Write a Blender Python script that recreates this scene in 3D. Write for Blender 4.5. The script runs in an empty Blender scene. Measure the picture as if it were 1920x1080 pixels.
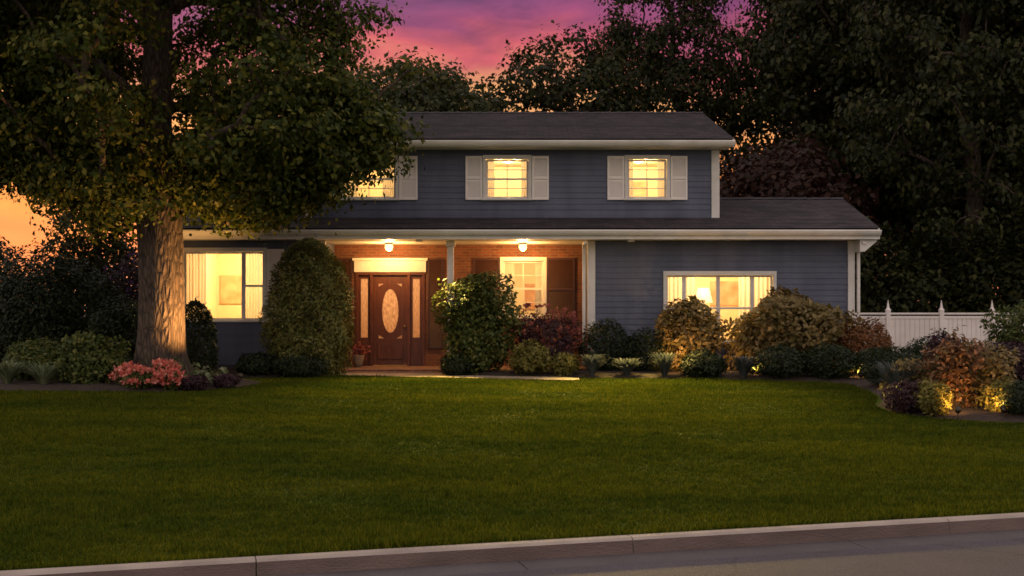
import bpy, bmesh, math, random
import numpy as np
from mathutils import Vector, Matrix
R = math.radians
S = bpy.context.scene
COL = S.collection
F = 2240.0                      # focal length in photo pixels; camera 1.6 m above the house's ground
def at(px, py, Y):              # photo pixel + depth -> world x, z
    return (px - 960) / F * Y, 1.6 - (py - 580) / F * Y

# ------------------------------------------------------------------ helpers
def tag(o, label=None, cat=None, group=None, kind=None):
    if label: o['label'] = label
    if cat: o['category'] = cat
    if group: o['group'] = group
    if kind: o['kind'] = kind
    return o
def link(name, me, mat, parent=None, smooth=False):
    o = bpy.data.objects.new(name, me); COL.objects.link(o)
    for m in (mat if isinstance(mat, (list, tuple)) else [mat]): me.materials.append(m)
    if parent is not None: o.parent = parent
    if smooth:
        me.polygons.foreach_set('use_smooth', [True] * len(me.polygons))
    return o
def obj(name, bm, mat, parent=None, smooth=False):
    me = bpy.data.meshes.new(name)
    bmesh.ops.recalc_face_normals(bm, faces=bm.faces)
    bm.to_mesh(me); bm.free()
    return link(name, me, mat, parent, smooth)
def empty(name, loc=(0, 0, 0), parent=None):
    o = bpy.data.objects.new(name, None); COL.objects.link(o); o.location = loc
    o.empty_display_size = .2
    if parent is not None: o.parent = parent
    return o
def NB(): return bmesh.new()
def box(bm, x0, x1, y0, y1, z0, z1, bev=0):
    vs = [bm.verts.new((x, y, z)) for z in (z0, z1) for y in (y0, y1) for x in (x0, x1)]
    fs = [bm.faces.new([vs[i] for i in f]) for f in ((0, 2, 3, 1), (4, 5, 7, 6), (0, 1, 5, 4), (2, 6, 7, 3), (0, 4, 6, 2), (1, 3, 7, 5))]
    if bev:
        es = list({e for f in fs for e in f.edges})
        bmesh.ops.bevel(bm, geom=es, offset=bev, segments=2, affect='EDGES', profile=.6)
def quad(bm, *pts): return bm.faces.new([bm.verts.new(p) for p in pts])
def lathe(bm, prof, c=(0, 0, 0), n=20, cap=True):
    rings = []
    for r, z in prof:
        rings.append([bm.verts.new((c[0] + r * math.cos(2 * math.pi * k / n), c[1] + r * math.sin(2 * math.pi * k / n), c[2] + z)) for k in range(n)])
    for a, b in zip(rings, rings[1:]):
        for k in range(n): bm.faces.new((a[k], a[(k + 1) % n], b[(k + 1) % n], b[k]))
    if cap: bm.faces.new(rings[0][::-1]); bm.faces.new(rings[-1])
def npmesh(name, V, faces_n, idx):
    """V (n,3); idx flat loop indices, faces with faces_n verts each"""
    me = bpy.data.meshes.new(name)
    nf = len(idx) // faces_n
    me.vertices.add(len(V)); me.vertices.foreach_set('co', np.asarray(V, np.float32).ravel())
    me.loops.add(len(idx)); me.loops.foreach_set('vertex_index', np.asarray(idx, np.int32))
    me.polygons.add(nf); me.polygons.foreach_set('loop_start', np.arange(nf, dtype=np.int32) * faces_n)
    me.update(calc_edges=True); me.validate()
    return me

# ------------------------------------------------------------------ materials
def nt(name):
    m = bpy.data.materials.new(name); m.use_nodes = True
    t = m.node_tree; b = t.nodes['Principled BSDF']
    return m, t, b
def N(t, kind, **kw):
    n = t.nodes.new(kind)
    for k, v in kw.items():
        if k.startswith('in_'): n.inputs[k[3:].replace('_', ' ')].default_value = v
        else: setattr(n, k, v)
    return n
def ramp(t, fac, stops):
    r = t.nodes.new('ShaderNodeValToRGB'); e = r.color_ramp.elements
    while len(e) < len(stops): e.new(.5)
    for el, (p, c) in zip(e, stops): el.position = p; el.color = (*c, 1)
    t.links.new(fac, r.inputs['Fac']); return r.outputs['Color']
def mat_noise(name, c1, c2, scale=4, rough=.7, bump=0, bscale=None, detail=6, stretch=(1, 1, 1), metallic=0, spec=.5):
    m, t, b = nt(name)
    tc = N(t, 'ShaderNodeTexCoord'); mp = N(t, 'ShaderNodeMapping'); mp.inputs['Scale'].default_value = stretch
    t.links.new(tc.outputs['Object'], mp.inputs['Vector'])
    n = N(t, 'ShaderNodeTexNoise'); n.inputs['Scale'].default_value = scale; n.inputs['Detail'].default_value = detail
    t.links.new(mp.outputs['Vector'], n.inputs['Vector'])
    t.links.new(ramp(t, n.outputs['Fac'], [(.3, c1), (.7, c2)]), b.inputs['Base Color'])
    b.inputs['Roughness'].default_value = rough; b.inputs['Metallic'].default_value = metallic
    b.inputs['Specular IOR Level'].default_value = spec
    if bump:
        n2 = N(t, 'ShaderNodeTexNoise'); n2.inputs['Scale'].default_value = bscale or scale * 4; n2.inputs['Detail'].default_value = 8
        t.links.new(mp.outputs['Vector'], n2.inputs['Vector'])
        bp = N(t, 'ShaderNodeBump'); bp.inputs['Strength'].default_value = bump; bp.inputs['Distance'].default_value = .02
        t.links.new(n2.outputs['Fac'], bp.inputs['Height']); t.links.new(bp.outputs['Normal'], b.inputs['Normal'])
    return m
def mat_leaf(name, cols, trans=.3, rough=.55):
    m, t, b = nt(name)
    g = N(t, 'ShaderNodeNewGeometry')
    n = len(cols)
    c = ramp(t, g.outputs['Random Per Island'], [(k / max(1, n - 1), col) for k, col in enumerate(cols)])
    t.links.new(c, b.inputs['Base Color']); b.inputs['Roughness'].default_value = rough
    b.inputs['Specular IOR Level'].default_value = .25
    tr = N(t, 'ShaderNodeBsdfTranslucent'); t.links.new(c, tr.inputs['Color'])
    mx = N(t, 'ShaderNodeMixShader'); mx.inputs['Fac'].default_value = trans
    t.links.new(b.outputs[0], mx.inputs[1]); t.links.new(tr.outputs[0], mx.inputs[2])
    t.links.new(mx.outputs[0], t.nodes['Material Output'].inputs['Surface'])
    return m
def patchy(m, scale, lo, hi, stretch=(1, 1, 1)):
    """soft patches of a different growth over the whole surface"""
    t = m.node_tree; b = t.nodes['Principled BSDF']; src = b.inputs['Base Color'].links[0].from_socket
    tc = N(t, 'ShaderNodeTexCoord'); n = N(t, 'ShaderNodeTexNoise'); n.inputs['Scale'].default_value = scale; n.inputs['Detail'].default_value = 7; n.inputs['Roughness'].default_value = .65
    mp = N(t, 'ShaderNodeMapping'); mp.inputs['Scale'].default_value = stretch; t.links.new(tc.outputs['Object'], mp.inputs['Vector']); t.links.new(mp.outputs[0], n.inputs['Vector'])
    mx = N(t, 'ShaderNodeMix', data_type='RGBA', blend_type='MULTIPLY'); mx.inputs['Factor'].default_value = 1
    t.links.new(src, mx.inputs['A']); t.links.new(ramp(t, n.outputs['Fac'], [(.36, lo), (.64, hi)]), mx.inputs['B'])
    for l in list(t.links):
        if l.from_socket == src and l.to_node != mx: t.links.new(mx.outputs['Result'], l.to_socket)
def weather(): 
    patchy(M['siding'], .8, (.80, .81, .82), (1.16, 1.15, 1.14), (2.5, 1, .35)); patchy(M['shingle'], .9, (.72, .74, .76), (1.3, 1.25, 1.2)); patchy(M['white'], 1.1, (.88, .87, .84), (1.04, 1.04, 1.04))
    patchy(M['vinyl'], .8, (.88, .87, .84), (1.03, 1.03, 1.03)); patchy(M['lawn'], 5, (.7, .7, .7), (1.2, 1.2, 1.2))
def mat_emit(name, col, strength):
    m, t, b = nt(name)
    b.inputs['Base Color'].default_value = (*col, 1); b.inputs['Emission Color'].default_value = (*col, 1)
    b.inputs['Emission Strength'].default_value = strength
    return m
def mat_brick(name, c1, c2, mortar, sx, sz, axes='xz', rough=.85, ms=.012, bump=.5, squash=.5):
    m, t, b = nt(name)
    tc = N(t, 'ShaderNodeTexCoord'); sp = N(t, 'ShaderNodeSeparateXYZ'); cb = N(t, 'ShaderNodeCombineXYZ')
    t.links.new(tc.outputs['Object'], sp.inputs[0])
    t.links.new(sp.outputs[axes[0].upper()], cb.inputs['X']); t.links.new(sp.outputs[axes[1].upper()], cb.inputs['Y'])
    br = N(t, 'ShaderNodeTexBrick'); br.inputs['Scale'].default_value = 1
    br.inputs['Brick Width'].default_value = sx; br.inputs['Row Height'].default_value = sz
    br.inputs['Mortar Size'].default_value = ms; br.inputs['Color1'].default_value = (*c1, 1); br.inputs['Color2'].default_value = (*c2, 1)
    br.inputs['Mortar'].default_value = (*mortar, 1)
    t.links.new(cb.outputs[0], br.inputs['Vector'])
    n = N(t, 'ShaderNodeTexNoise'); n.inputs['Scale'].default_value = 3; n.inputs['Detail'].default_value = 8
    t.links.new(tc.outputs['Object'], n.inputs['Vector'])
    mx = N(t, 'ShaderNodeMix', data_type='RGBA', blend_type='MULTIPLY'); mx.inputs['Factor'].default_value = .7
    t.links.new(br.outputs['Color'], mx.inputs['A']); t.links.new(ramp(t, n.outputs['Fac'], [(.3, (.55, .55, .55)), (.75, (1.2, 1.2, 1.2))]), mx.inputs['B'])
    t.links.new(mx.outputs['Result'], b.inputs['Base Color'])
    bp = N(t, 'ShaderNodeBump'); bp.inputs['Strength'].default_value = bump; bp.inputs['Distance'].default_value = .01; bp.invert = True
    t.links.new(br.outputs['Fac'], bp.inputs['Height']); t.links.new(bp.outputs['Normal'], b.inputs['Normal'])
    b.inputs['Roughness'].default_value = rough
    return m
M = {}
M['siding'] = mat_noise('blue_grey_siding', (.076, .088, .134), (.102, .113, .160), 1.6, .6, .15, 30, stretch=(.5, 1, 3))
M['white'] = mat_noise('white_trim_paint', (.66, .63, .58), (.78, .75, .70), 2.5, .45, .08, 40)
M['shutter'] = mat_noise('cream_shutter_paint', (.84, .76, .69), (.89, .82, .75), 3, .45)
M['darkshutter'] = mat_noise('dark_red_brown_paint', (.032, .010, .008), (.05, .015, .011), 5, .5)
M['wood'] = mat_noise('stained_door_wood', (.06, .016, .007), (.11, .032, .013), 6, .4, .1, 30, stretch=(4, 4, .5))
M['brick'] = mat_brick('red_brick', (.20, .058, .026), (.125, .034, .019), (.16, .095, .06), .21, .07)
M['floorbrick'] = mat_brick('porch_floor_brick', (.22, .09, .06), (.15, .06, .045), (.18, .14, .11), .21, .1, 'xy')
M['shingle'] = mat_brick('asphalt_shingles', (.062, .046, .054), (.026, .021, .029), (.014, .012, .014), .3, .145, 'xy', .9, .008, .4)
M['glass'], t, b = nt('window_glass')
tr = N(t, 'ShaderNodeBsdfTransparent'); gl = N(t, 'ShaderNodeBsdfGlossy'); gl.inputs['Roughness'].default_value = .02
fr = N(t, 'ShaderNodeFresnel'); fr.inputs['IOR'].default_value = 1.5; mx = N(t, 'ShaderNodeMixShader')
t.links.new(fr.outputs[0], mx.inputs[0]); t.links.new(tr.outputs[0], mx.inputs[1]); t.links.new(gl.outputs[0], mx.inputs[2])
t.links.new(mx.outputs[0], t.nodes['Material Output'].inputs['Surface'])
M['frost'], t, b = nt('frosted_door_glass')
tl = N(t, 'ShaderNodeBsdfTranslucent'); tl.inputs['Color'].default_value = (.85, .72, .62, 1); mx = N(t, 'ShaderNodeMixShader'); mx.inputs[0].default_value = .75
nn = N(t, 'ShaderNodeTexNoise'); nn.inputs['Scale'].default_value = 14
t.links.new(ramp(t, nn.outputs['Fac'], [(.35, (.5, .3, .22)), (.65, (.92, .74, .64))]), tl.inputs['Color'])
b.inputs['Base Color'].default_value = (.5, .42, .36, 1); b.inputs['Roughness'].default_value = .25
t.links.new(b.outputs[0], mx.inputs[1]); t.links.new(tl.outputs[0], mx.inputs[2]); t.links.new(mx.outputs[0], t.nodes['Material Output'].inputs['Surface'])
M['room'] = mat_noise('cream_room_paint', (.78, .64, .40), (.84, .70, .46), 1.5, .9)
M['roomfloor'] = mat_noise('oak_room_floor', (.28, .15, .07), (.36, .2, .1), 3, .5, stretch=(6, 1, 1))
M['picture'] = mat_noise('muted_picture_print', (.5, .22, .10), (.72, .5, .3), 3, .6)
M['curtain'], t, b = nt('sheer_curtain')
b.inputs['Base Color'].default_value = (.82, .74, .62, 1); b.inputs['Roughness'].default_value = .9
tl = N(t, 'ShaderNodeBsdfTranslucent'); tl.inputs['Color'].default_value = (.85, .76, .62, 1); mx = N(t, 'ShaderNodeMixShader'); mx.inputs[0].default_value = .55
t.links.new(b.outputs[0], mx.inputs[1]); t.links.new(tl.outputs[0], mx.inputs[2]); t.links.new(mx.outputs[0], t.nodes['Material Output'].inputs['Surface'])
M['metal'] = mat_noise('aged_bronze', (.05, .04, .03), (.09, .07, .05), 8, .4, metallic=.8)
M['brass'] = mat_noise('brass', (.5, .34, .12), (.6, .42, .16), 8, .3, metallic=1)
M['bulb'] = mat_emit('glowing_lamp_glass', (1.0, .58, .20), 3.5)
M['shade'] = mat_emit('lit_lamp_shade', (1.0, .62, .28), 1.6)
M['gbulb'] = mat_emit('glowing_garden_lamp', (1.0, .6, .26), 2.5)
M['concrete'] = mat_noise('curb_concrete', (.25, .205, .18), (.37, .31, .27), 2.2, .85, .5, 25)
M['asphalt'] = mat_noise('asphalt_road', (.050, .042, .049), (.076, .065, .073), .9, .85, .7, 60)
M['curbface'] = mat_noise('brown_curb_face', (.105, .072, .064), (.18, .13, .115), 1.3, .9, .5, 30, stretch=(1, 1, 3))  # curb face coloured darker and browner than the top
M['gutter'] = mat_noise('gutter_concrete', (.062, .050, .053), (.092, .076, .08), 1.7, .85, .5, 40)
m_ = M['asphalt']; t = m_.node_tree; b = t.nodes['Principled BSDF']; src = b.inputs['Base Color'].links[0].from_socket
tc = N(t, 'ShaderNodeTexCoord'); wn = N(t, 'ShaderNodeTexNoise'); wn.inputs['Scale'].default_value = 1.3; wn.inputs['Detail'].default_value = 6
t.links.new(tc.outputs['Object'], wn.inputs['Vector'])
va = N(t, 'ShaderNodeVectorMath', operation='MULTIPLY_ADD'); va.inputs[1].default_value = (.5, .5, .5); t.links.new(wn.outputs['Color'], va.inputs[0]); t.links.new(tc.outputs['Object'], va.inputs[2])
vo = N(t, 'ShaderNodeTexVoronoi', feature='DISTANCE_TO_EDGE'); vo.inputs['Scale'].default_value = .45; t.links.new(va.outputs[0], vo.inputs['Vector'])
gr = N(t, 'ShaderNodeTexNoise'); gr.inputs['Scale'].default_value = 90; gr.inputs['Detail'].default_value = 3; t.links.new(tc.outputs['Object'], gr.inputs['Vector'])
m1 = N(t, 'ShaderNodeMix', data_type='RGBA', blend_type='MULTIPLY'); m1.inputs['Factor'].default_value = 1; t.links.new(src, m1.inputs['A']); t.links.new(ramp(t, vo.outputs['Distance'], [(.003, (.72, .72, .72)), (.014, (1, 1, 1))]), m1.inputs['B'])
m2 = N(t, 'ShaderNodeMix', data_type='RGBA', blend_type='MULTIPLY'); m2.inputs['Factor'].default_value = 1; t.links.new(m1.outputs['Result'], m2.inputs['A']); t.links.new(ramp(t, gr.outputs['Fac'], [(.35, (.6, .6, .6)), (.68, (1.5, 1.45, 1.45))]), m2.inputs['B'])
t.links.new(m2.outputs['Result'], b.inputs['Base Color'])
M['soil'] = mat_noise('bark_mulch', (.018, .011, .008), (.05, .03, .02), 9, .95, 1, 30)
M['earth'] = mat_noise('dark_ground', (.02, .022, .01), (.035, .035, .016), .3, .95, .5, 8)
M['path'] = mat_noise('tan_paving', (.26, .19, .12), (.36, .27, .18), 2, .8, .5, 25)
M['vinyl'] = mat_noise('white_vinyl_fence', (.86, .76, .73), (.90, .82, .79), 1.5, .5)
M['bark'], t, b = nt('furrowed_bark')
tc = N(t, 'ShaderNodeTexCoord'); mp = N(t, 'ShaderNodeMapping'); mp.inputs['Scale'].default_value = (1, 1, .28)
t.links.new(tc.outputs['Object'], mp.inputs['Vector'])
n1 = N(t, 'ShaderNodeTexNoise'); n1.inputs['Scale'].default_value = 9; n1.inputs['Detail'].default_value = 9; n1.inputs['Distortion'].default_value = .6
v1 = N(t, 'ShaderNodeTexVoronoi', feature='DISTANCE_TO_EDGE'); v1.inputs['Scale'].default_value = 13
t.links.new(mp.outputs[0], n1.inputs['Vector']); t.links.new(mp.outputs[0], v1.inputs['Vector'])
ad = N(t, 'ShaderNodeMath', operation='ADD'); mu = N(t, 'ShaderNodeMath', operation='MULTIPLY'); mu.inputs[1].default_value = 1.6
t.links.new(v1.outputs['Distance'], mu.inputs[0]); t.links.new(mu.outputs[0], ad.inputs[0]); t.links.new(n1.outputs['Fac'], ad.inputs[1])
t.links.new(ramp(t, ad.outputs[0], [(.35, (.022, .014, .010)), (.95, (.115, .078, .054))]), b.inputs['Base Color'])
bp = N(t, 'ShaderNodeBump'); bp.inputs['Strength'].default_value = 1; bp.inputs['Distance'].default_value = .05
t.links.new(ad.outputs[0], bp.inputs['Height']); t.links.new(bp.outputs[0], b.inputs['Normal']); b.inputs['Roughness'].default_value = .9
M['maple'] = mat_leaf('maple_leaf', [(.018, .032, .004), (.040, .062, .007), (.075, .090, .011), (.17, .16, .026), (.026, .042, .005), (.045, .060, .007)], .35)
M['maple'].node_tree.nodes['Principled BSDF'].inputs['Specular IOR Level'].default_value = .2
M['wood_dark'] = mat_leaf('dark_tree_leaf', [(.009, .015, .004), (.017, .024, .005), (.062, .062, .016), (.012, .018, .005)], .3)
M['wood_dark'].node_tree.nodes['Principled BSDF'].inputs['Specular IOR Level'].default_value = .2
M['wood_olive'] = mat_leaf('olive_tree_leaf', [(.018, .026, .007), (.040, .048, .011), (.085, .078, .022)], .35)
M['redtree'] = mat_leaf('copper_leaf', [(.032, .014, .010), (.056, .022, .013), (.022, .013, .009)], .35)
M['conifer'] = mat_leaf('arborvitae_spray', [(.075, .098, .022), (.14, .145, .032), (.21, .19, .05), (.09, .11, .028)], .2)
M['shrub'] = mat_leaf('shrub_leaf', [(.036, .056, .013), (.075, .10, .022), (.15, .15, .035)], .3)
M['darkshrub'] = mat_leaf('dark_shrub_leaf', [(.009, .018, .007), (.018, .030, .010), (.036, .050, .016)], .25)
M['goldshrub'] = mat_leaf('golden_shrub_leaf', [(.10, .10, .02), (.19, .17, .035), (.26, .22, .06)], .35)
M['oliveshrub'] = mat_leaf('olive_shrub_leaf', [(.095, .085, .025), (.20, .15, .045), (.34, .25, .11), (.11, .08, .03)], .35)
M['russet'] = mat_leaf('russet_leaf', [(.14, .055, .02), (.22, .09, .03), (.17, .09, .035)], .35)
M['redleaf'] = mat_leaf('red_leaf', [(.14, .06, .03), (.24, .115, .055), (.32, .19, .10), (.06, .028, .016), (.10, .085, .025)], .4)
M['plum'] = mat_leaf('plum_leaf', [(.035, .016, .024), (.06, .024, .034), (.045, .03, .028)], .3)
M['greyleaf'] = mat_leaf('blue_grey_leaf', [(.05, .062, .06), (.085, .10, .10), (.12, .13, .13)], .25)
M['hosta'] = mat_leaf('hosta_leaf', [(.10, .14, .05), (.22, .26, .13), (.34, .36, .24)], .35)
M['coral'] = mat_leaf('coral_petal', [(.55, .10, .07), (.75, .20, .15), (.85, .42, .32), (.6, .08, .09)], .3)
M['pinkpetal'] = mat_leaf('dusky_pink_petal', [(.22, .06, .06), (.34, .12, .10), (.16, .05, .06)], .3)
M['lilac'] = mat_leaf('lilac_petal', [(.10, .05, .12), (.16, .09, .18)], .3)
M['grass'] = mat_leaf('grass_blade', [(.046, .072, .005), (.067, .094, .007), (.125, .13, .014), (.034, .052, .004), (.056, .082, .006)], .3, .8)
M['grass'].node_tree.nodes['Principled BSDF'].inputs['Specular IOR Level'].default_value = .06
patchy(M['grass'], .75, (.62, .74, .8), (1.38, 1.22, 1.0), (.3, 1, 1))
patchy(M['grass'], 5, (.74, .8, .8), (1.22, 1.15, 1.0))

# ------------------------------------------------------------------ ground
ANG = math.atan2(11.14 - 8.65, 4.77 + 3.71)
U = np.array([math.cos(ANG), math.sin(ANG)]); NRM = np.array([-U[1], U[0]]); C0 = np.array([0, 9.73])
def sdist(x, y): return (x - C0[0]) * NRM[0] + (y - C0[1]) * NRM[1]
def gz(x, y):
    s = np.clip(sdist(x, y) / 16.0, 0, 1)
    s = s * s * (3 - 2 * s)
    return -.30 + .42 * s + .018 * np.sin(x * .9 + .4) * np.sin(y * .7 + 1) * np.clip(sdist(x, y) / 3, 0, 1)
def g1(x, y): return float(gz(np.float64(x), np.float64(y)))
def inside_d(poly, X, Y):
    """signed distance, positive inside polygon"""
    P = np.array(poly, float); d = np.full(X.shape, 1e9); ins = np.zeros(X.shape, bool)
    for a, b in zip(P, np.roll(P, -1, 0)):
        ab = b - a; tt = np.clip(((X - a[0]) * ab[0] + (Y - a[1]) * ab[1]) / (ab @ ab), 0, 1)
        d = np.minimum(d, np.hypot(X - a[0] - tt * ab[0], Y - a[1] - tt * ab[1]))
        c = ((a[1] > Y) != (b[1] > Y)) & (X < (b[0] - a[0]) * (Y - a[1]) / (b[1] - a[1] + 1e-12) + a[0])
        ins ^= c
    return np.where(ins, d, -d)
def smooth_poly(pts, n=8):
    out = []
    L = len(pts)
    for i in range(L):
        p0, p1, p2, p3 = (np.array(pts[(i + k - 1) % L], float) for k in range(4))
        for k in range(n):
            t_ = k / n
            out.append(tuple(.5 * ((2 * p1) + (-p0 + p2) * t_ + (2 * p0 - 5 * p1 + 4 * p2 - p3) * t_ ** 2 + (-p0 + 3 * p1 - 3 * p2 + p3) * t_ ** 3)))
    return out
def grid_mesh(name, xs, ys, zf, keep=None):
    X, Y = np.meshgrid(xs, ys); Z = zf(X, Y)
    V = np.stack([X, Y, Z], -1).reshape(-1, 3); nx, ny = len(xs), len(ys)
    i = (np.arange(ny - 1)[:, None] * nx + np.arange(nx - 1)[None]).ravel()
    if keep is not None:
        k = keep(X, Y); kk = (k[:-1, :-1] | k[1:, :-1] | k[:-1, 1:] | k[1:, 1:]).ravel(); i = i[kk]
    q = np.stack([i, i + 1, i + nx + 1, i + nx], -1)
    used, inv = np.unique(q.ravel(), return_inverse=True)
    return npmesh(name, V[used], 4, inv.astype(np.int32))
# far ground sheet reaching the horizon
bm = NB()
quad(bm, (-900, -60, -.62), (900, -60, -.62), (900, 1500, -.62), (-900, 1500, -.62))
tag(obj('ground', bm, M['earth']), kind='structure')
# lawn in street-aligned coordinates (starts at the back of the kerb)
us = np.arange(-40, 60, .5); ss = np.concatenate([np.arange(0.0, 30, .25), np.arange(30, 75, 2.5)])
UU, SS = np.meshgrid(us, ss)
LX = C0[0] + UU * U[0] + SS * NRM[0]; LY = C0[1] + UU * U[1] + SS * NRM[1]
V = np.stack([LX, LY, gz(LX, LY) - .035 * (SS < .01)], -1).reshape(-1, 3)
ii = (np.arange(len(ss) - 1)[:, None] * len(us) + np.arange(len(us) - 1)[None]).ravel()
q = np.stack([ii, ii + 1, ii + len(us) + 1, ii + len(us)], -1).ravel()
M['lawn'], t, b = nt('lawn_turf')
tc = N(t, 'ShaderNodeTexCoord'); n1 = N(t, 'ShaderNodeTexNoise'); n1.inputs['Scale'].default_value = .35; n1.inputs['Detail'].default_value = 8
n2 = N(t, 'ShaderNodeTexNoise'); n2.inputs['Scale'].default_value = 25; n2.inputs['Detail'].default_value = 6
for n_ in (n1, n2): t.links.new(tc.outputs['Object'], n_.inputs['Vector'])
mxx = N(t, 'ShaderNodeMix', data_type='RGBA', blend_type='MULTIPLY'); mxx.inputs['Factor'].default_value = .8
t.links.new(ramp(t, n1.outputs['Fac'], [(.35, (.040, .066, .005)), (.65, (.066, .080, .008))]), mxx.inputs['A'])
t.links.new(ramp(t, n2.outputs['Fac'], [(.3, (.5, .5, .5)), (.7, (1.3, 1.3, 1.2))]), mxx.inputs['B'])
t.links.new(mxx.outputs['Result'], b.inputs['Base Color']); b.inputs['Roughness'].default_value = .95
b.inputs['Specular IOR Level'].default_value = .1
tag(link('lawn', npmesh('lawn', V, 4, q), M['lawn'], smooth=True), kind='structure')
# curb, gutter and road, street-aligned
def strip(name, prof, mat, u0=-60, u1=80, step=3.05, gap=0.0, second=None):
    bm = NB(); u = u0
    while u < u1:
        a, b_ = u, min(u + step, u1) - gap
        ring = []
        for uu in (a, b_):
            ring.append([bm.verts.new((C0[0] + uu * U[0] + s * NRM[0], C0[1] + uu * U[1] + s * NRM[1], z)) for s, z in prof])
        for k in range(len(prof) - 1):
            f = bm.faces.new((ring[0][k], ring[0][k + 1], ring[1][k + 1], ring[1][k]))
            if k == second: f.material_index = 1
        if gap:
            bm.faces.new(ring[0]); bm.faces.new(ring[1][::-1])
        u += step
    return obj(name, bm, mat)
ROADZ = -.418
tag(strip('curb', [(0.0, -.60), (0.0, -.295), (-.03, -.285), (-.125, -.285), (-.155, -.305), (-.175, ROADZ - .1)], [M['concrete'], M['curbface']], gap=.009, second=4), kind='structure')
tag(strip('gutter', [(-.168, ROADZ + .006), (-.50, ROADZ - .008), (-.50, ROADZ - .1)], M['gutter'], step=3.0, gap=.01), kind='structure')
tag(strip('road', [(-.501, ROADZ), (-3.5, ROADZ + .05), (-8.0, ROADZ - .02), (-14, ROADZ)], M['asphalt'], step=10), kind='structure')

# planting beds
BED_L = smooth_poly([(-13, 22.2), (-10.5, 21.6), (-8.6, 21.5), (-6.9, 21.6), (-5.6, 22.3), (-5.0, 23.4), (-5.2, 24.9), (-6.6, 25.7), (-9, 26.6), (-13, 27.5)])
BED_H = smooth_poly([(-9, 26.4), (-6.8, 25.7), (-5.2, 25.6), (-4.0, 26.0), (-3.6, 26.9), (-3.7, 28.4), (-6, 28.6), (-9.2, 28.6)])
BED_R = smooth_poly([(-1.7, 26.7), (-.6, 26.0), (1.5, 25.7), (3.6, 25.4), (5.4, 25.0), (6.7, 24.4), (6.7, 22.2), (6.15, 20.4), (6.4, 19.2), (7.4, 18.4), (9.2, 18.0), (13, 18), (13, 30), (8.6, 30), (8.4, 28.4), (2, 28.5), (-1.6, 28.4)])
BEDS = (BED_L, BED_H, BED_R)
def bed_z(poly):
    return lambda X, Y: gz(X, Y) - .03 + .11 * np.clip(inside_d(poly, X, Y) / .5, 0, 1) + .012 * np.sin(X * 9.1) * np.sin(Y * 8.3)
for poly in BEDS:
    P = np.array(poly)
    me = grid_mesh('planting_bed', np.arange(P[:, 0].min() - .2, P[:, 0].max() + .3, .12), np.arange(P[:, 1].min() - .2, P[:, 1].max() + .3, .12), bed_z(poly), lambda X, Y: inside_d(poly, X, Y) > -.02)
    tag(link('planting_bed', me, M['soil'], smooth=True), kind='structure')
# tan front path
PATH = [(-4.05, 27.35), (-1.75, 27.35), (-1.5, 26.7), (-.3, 25.95), (1.2, 25.55), (1.2, 24.95), (-.6, 25.25), (-2.4, 25.9), (-3.6, 26.3)]
PATHS = smooth_poly(PATH, 6)
me = grid_mesh('front_path', np.arange(-4.4, 1.6, .06), np.arange(24.8, 27.5, .06), lambda X, Y: gz(X, Y) + .03, lambda X, Y: inside_d(PATHS, X, Y) > 0)
tag(link('front_path', me, M['path']), kind='structure')

# grass blades
rng = np.random.default_rng(5)
n = 950000
Yb = 8.3 + (27.4 - 8.3) * rng.random(n) ** 1.15
Xb = (rng.random(n) * 2 - 1) * (Yb * .56 + 2.2)
k = (sdist(Xb, Yb) > .02)
for poly in BEDS: k &= inside_d(poly, Xb, Yb) < .06
k &= inside_d(PATHS, Xb, Yb) < .02
Xb, Yb = Xb[k], Yb[k]; n = len(Xb)
# mown height varies in soft patches
def vnoise(x, y, cell, seed):
    g = np.random.default_rng(seed).random((512, 512)); u, v = x / cell + 200, y / cell + 37
    i, j = np.floor(u).astype(int), np.floor(v).astype(int); fu, fv = u - i, v - j
    fu = fu * fu * (3 - 2 * fu); fv = fv * fv * (3 - 2 * fv); i %= 511; j %= 511
    return (g[i, j] * (1 - fu) + g[i + 1, j] * fu) * (1 - fv) + (g[i, j + 1] * (1 - fu) + g[i + 1, j + 1] * fu) * fv
hh = (.030 + .028 * rng.random(n) + .05 * np.clip(vnoise(Xb, Yb, .17, 1) - .45, 0, 1) + .035 * np.clip(vnoise(Xb, Yb, .6, 2) - .4, 0, 1)) * (1 + .25 * np.sin(Xb * 1.3 + Yb * .6) * np.sin(Yb * 1.1 - Xb * .4)) + .03 * np.exp(-np.maximum(sdist(Xb, Yb), 0) / .08)
wd = .003 + .00042 * Yb
th = rng.random(n) * 6.283; lean = rng.random(n) * .9; ph = rng.random(n) * 6.283
Zb = gz(Xb, Yb) - .006
V = np.empty((n, 3, 3))
V[:, 0] = np.stack([Xb - np.cos(th) * wd, Yb - np.sin(th) * wd, Zb], -1)
V[:, 1] = np.stack([Xb + np.cos(th) * wd, Yb + np.sin(th) * wd, Zb], -1)
V[:, 2] = np.stack([Xb + np.cos(ph) * lean * hh, Yb + np.sin(ph) * lean * hh, Zb + hh * (1 - .3 * lean)], -1)
tag(link('grass', npmesh('grass', V.reshape(-1, 3), 3, np.arange(3 * n)), M['grass']), 'short mown green lawn grass between the house and the kerb', 'grass', kind='stuff')

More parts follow.
